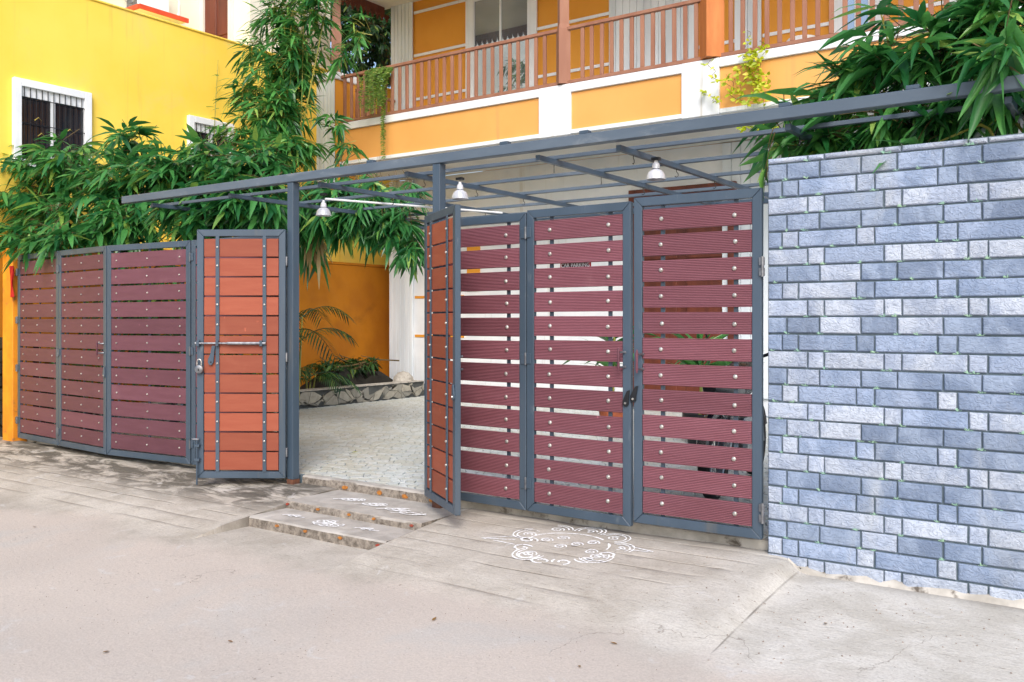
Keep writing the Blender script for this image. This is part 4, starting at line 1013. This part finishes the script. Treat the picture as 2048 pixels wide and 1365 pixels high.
for k, (x0, y0, x1, y1, dn) in enumerate(((1500,95,1515,210,1), (1510,100,1480,190,1), (1500,100,1530,200,1), (1495,105,1470,160,.9), (1505,100,1540,175,.8), (1520,110,1500,215,.9), (1460,160,1490,205,.8), (1450,150,1470,200,.7), (1418,120,1432,165,.5), (1410,185,1440,210,.6), (1525,80,1530,110,.6), (1500,60,1496,95,.35), (1515,180,1560,270,.5), (1480,255,1530,262,.9), (1500,245,1540,258,.8))):
    a, b = at(x0, y0, YB-.08-.02*(k % 3)), at(x1, y1, YB-.12-.03*(k % 3)); pts = [a.lerp(b, i/10) + Vector((.03*math.sin(i*1.3+k), -.03*math.sin(i*.9), 0)) for i in range(11)]
    stems.tube(pts, .003, 3)
    for i in range(int(42*dn*max(.6, (a-b).length/.6))):
        s_ = rng.random()*10; i0 = min(int(s_), 9); p = pts[i0].lerp(pts[i0+1], s_-i0)
        lv.append((p + rdir()*.03, Vector((rng.uniform(-1,1), -.5, rng.uniform(-.6,.6))), (Vector((0,-1,.5))+rdir()*.5).normalized(), rng.uniform(.05,.085), rng.uniform(.03,.05), .12))
stems.build('stems', m_twig, cr)['kind'] = 'stuff'
foliage(cr, lv, m_leaf_y, 60, 'leaves')
# potted plants seen through the slats
def potted(label, X, Y, h, n_, L, col_):
    t = thing('potted_plant', label, 'plant', (X, Y, .065), 0, 'potted plants by the house door')
    MB().lathe([(0,.02),(.13,.0),(.17,.28),(.19,.28),(.19,.33),(.165,.33),(.15,.28),(0,.27)], (X, Y, .065), 18).build('pot', col_, t, True)
    MB().tube([(X,Y,.33),(X+.03,Y,.33+h)], [.02,.015], 6).build('stem', m_culm, t)
    lv = []
    for _ in range(n_):
        a = rng.uniform(0, 6.28); lv.append((Vector((X, Y, .34+h*rng.uniform(.4,1))), Vector((math.cos(a), math.sin(a), rng.uniform(.1,1.4))), ZUP, L*rng.uniform(.6,1.1), .05, rng.choice((.3,.5))))
    foliage(t, lv, m_leaf_t, min(20, n_), 'leaves')
p = at(1225, 700, 9.6); potted('potted plant seen through the car parking gate leaf', p.x, 9.6, .9, 44, .6, m_clay)
p = at(1400, 720, 9.2); potted('potted plant seen through the gate leaf beside the brick wall', p.x, 9.2, .75, 60, .7, m_black)

# litter on the road
lm = pm('fallen_leaf', S(120,84,50), S(150,120,60), 9, .8)
def onz(px, py):
    rx, ry = ray(px); z = -.14
    for _ in range(6):
        t = (CAMH-z)*1819/(py-640); z = gz(rx*t, ry*t)
    return Vector((rx*t, ry*t, z))
for px_, py_, s_, lab in ((70,1054,.045,'dry brown leaf on the road below the leftmost gate leaves'), (218,1304,.04,'dry brown leaf on the road in the bottom left corner'), (465,1286,.03,'dry brown leaf on the road, nearest the bottom edge left of centre'),
        (865,1243,.04,'tiny dry leaf on the road below the steps and the kolam'), (1158,1333,.03,'dry brown leaf on the road, bottom edge right of centre'), (1234,1290,.035,'dry brown leaf on the road straight below the kolam'), (1655,1248,.035,'dry leaf on the pale concrete at the foot of the brick wall')):
    p = onz(px_, py_); mb = MB(); mb.rnd = []; a = rng.uniform(0, 6.28)
    leaf_into(mb, Vector((0,0,.004)), Vector((math.cos(a), math.sin(a), .12)), ZUP, s_, s_*.45, -.05, 0.)
    o = link('fallen_leaf', mb.mesh('fallen_leaf', lm, True), None, p); tag(o, lab, 'leaf', 'fallen leaves on the road')
gp = MB(); gp.rnd = []
for _ in range(900):
    px_ = rng.uniform(0, 2048); py_ = rng.triangular(1000, 1365, 1200)
    if px_ > 1500 and py_ < 1180: continue
    p = onz(px_, py_)
    if p.y > 5.1: continue
    r_ = rng.uniform(.0015,.0045) * (1.5 if px_ > 1400 else 1); k = len(gp.f)
    gp.add([p + Vector((r_*math.cos(t)*rng.uniform(.7,1.3), r_*math.sin(t)*rng.uniform(.7,1.3), 0)) for t in (0,1.3,2.6,3.9,5.1)] + [p + Vector((0,0,r_))], [(0,1,5),(1,2,5),(2,3,5),(3,4,5),(4,0,5)])
    gp.rnd += [0.]*5
o = gp.build('road_grit', pm('grit', S(120,106,94), S(170,160,150), 50, .9)); tag(o, 'fine grit scattered over the road', 'grit', None, 'stuff')
yl = thing('fallen_leaf', 'small yellow green leaf on the paved driveway', 'leaf', (-6.2, 6.4, .066))
mb = MB(); mb.rnd = []; p = at(710, 904, 7.0)
rx, ry = ray(703); t = (CAMH-.066)*1819/(905-640); leaf_into(mb, Vector((rx*t, ry*t, .067)), Vector((1,.3,.1)), ZUP, .07, .03, 0, .95); mb.build('blade', m_leaf_y, yl, True)
for o in scene.objects:
    if '_w' in o: del o['_w']
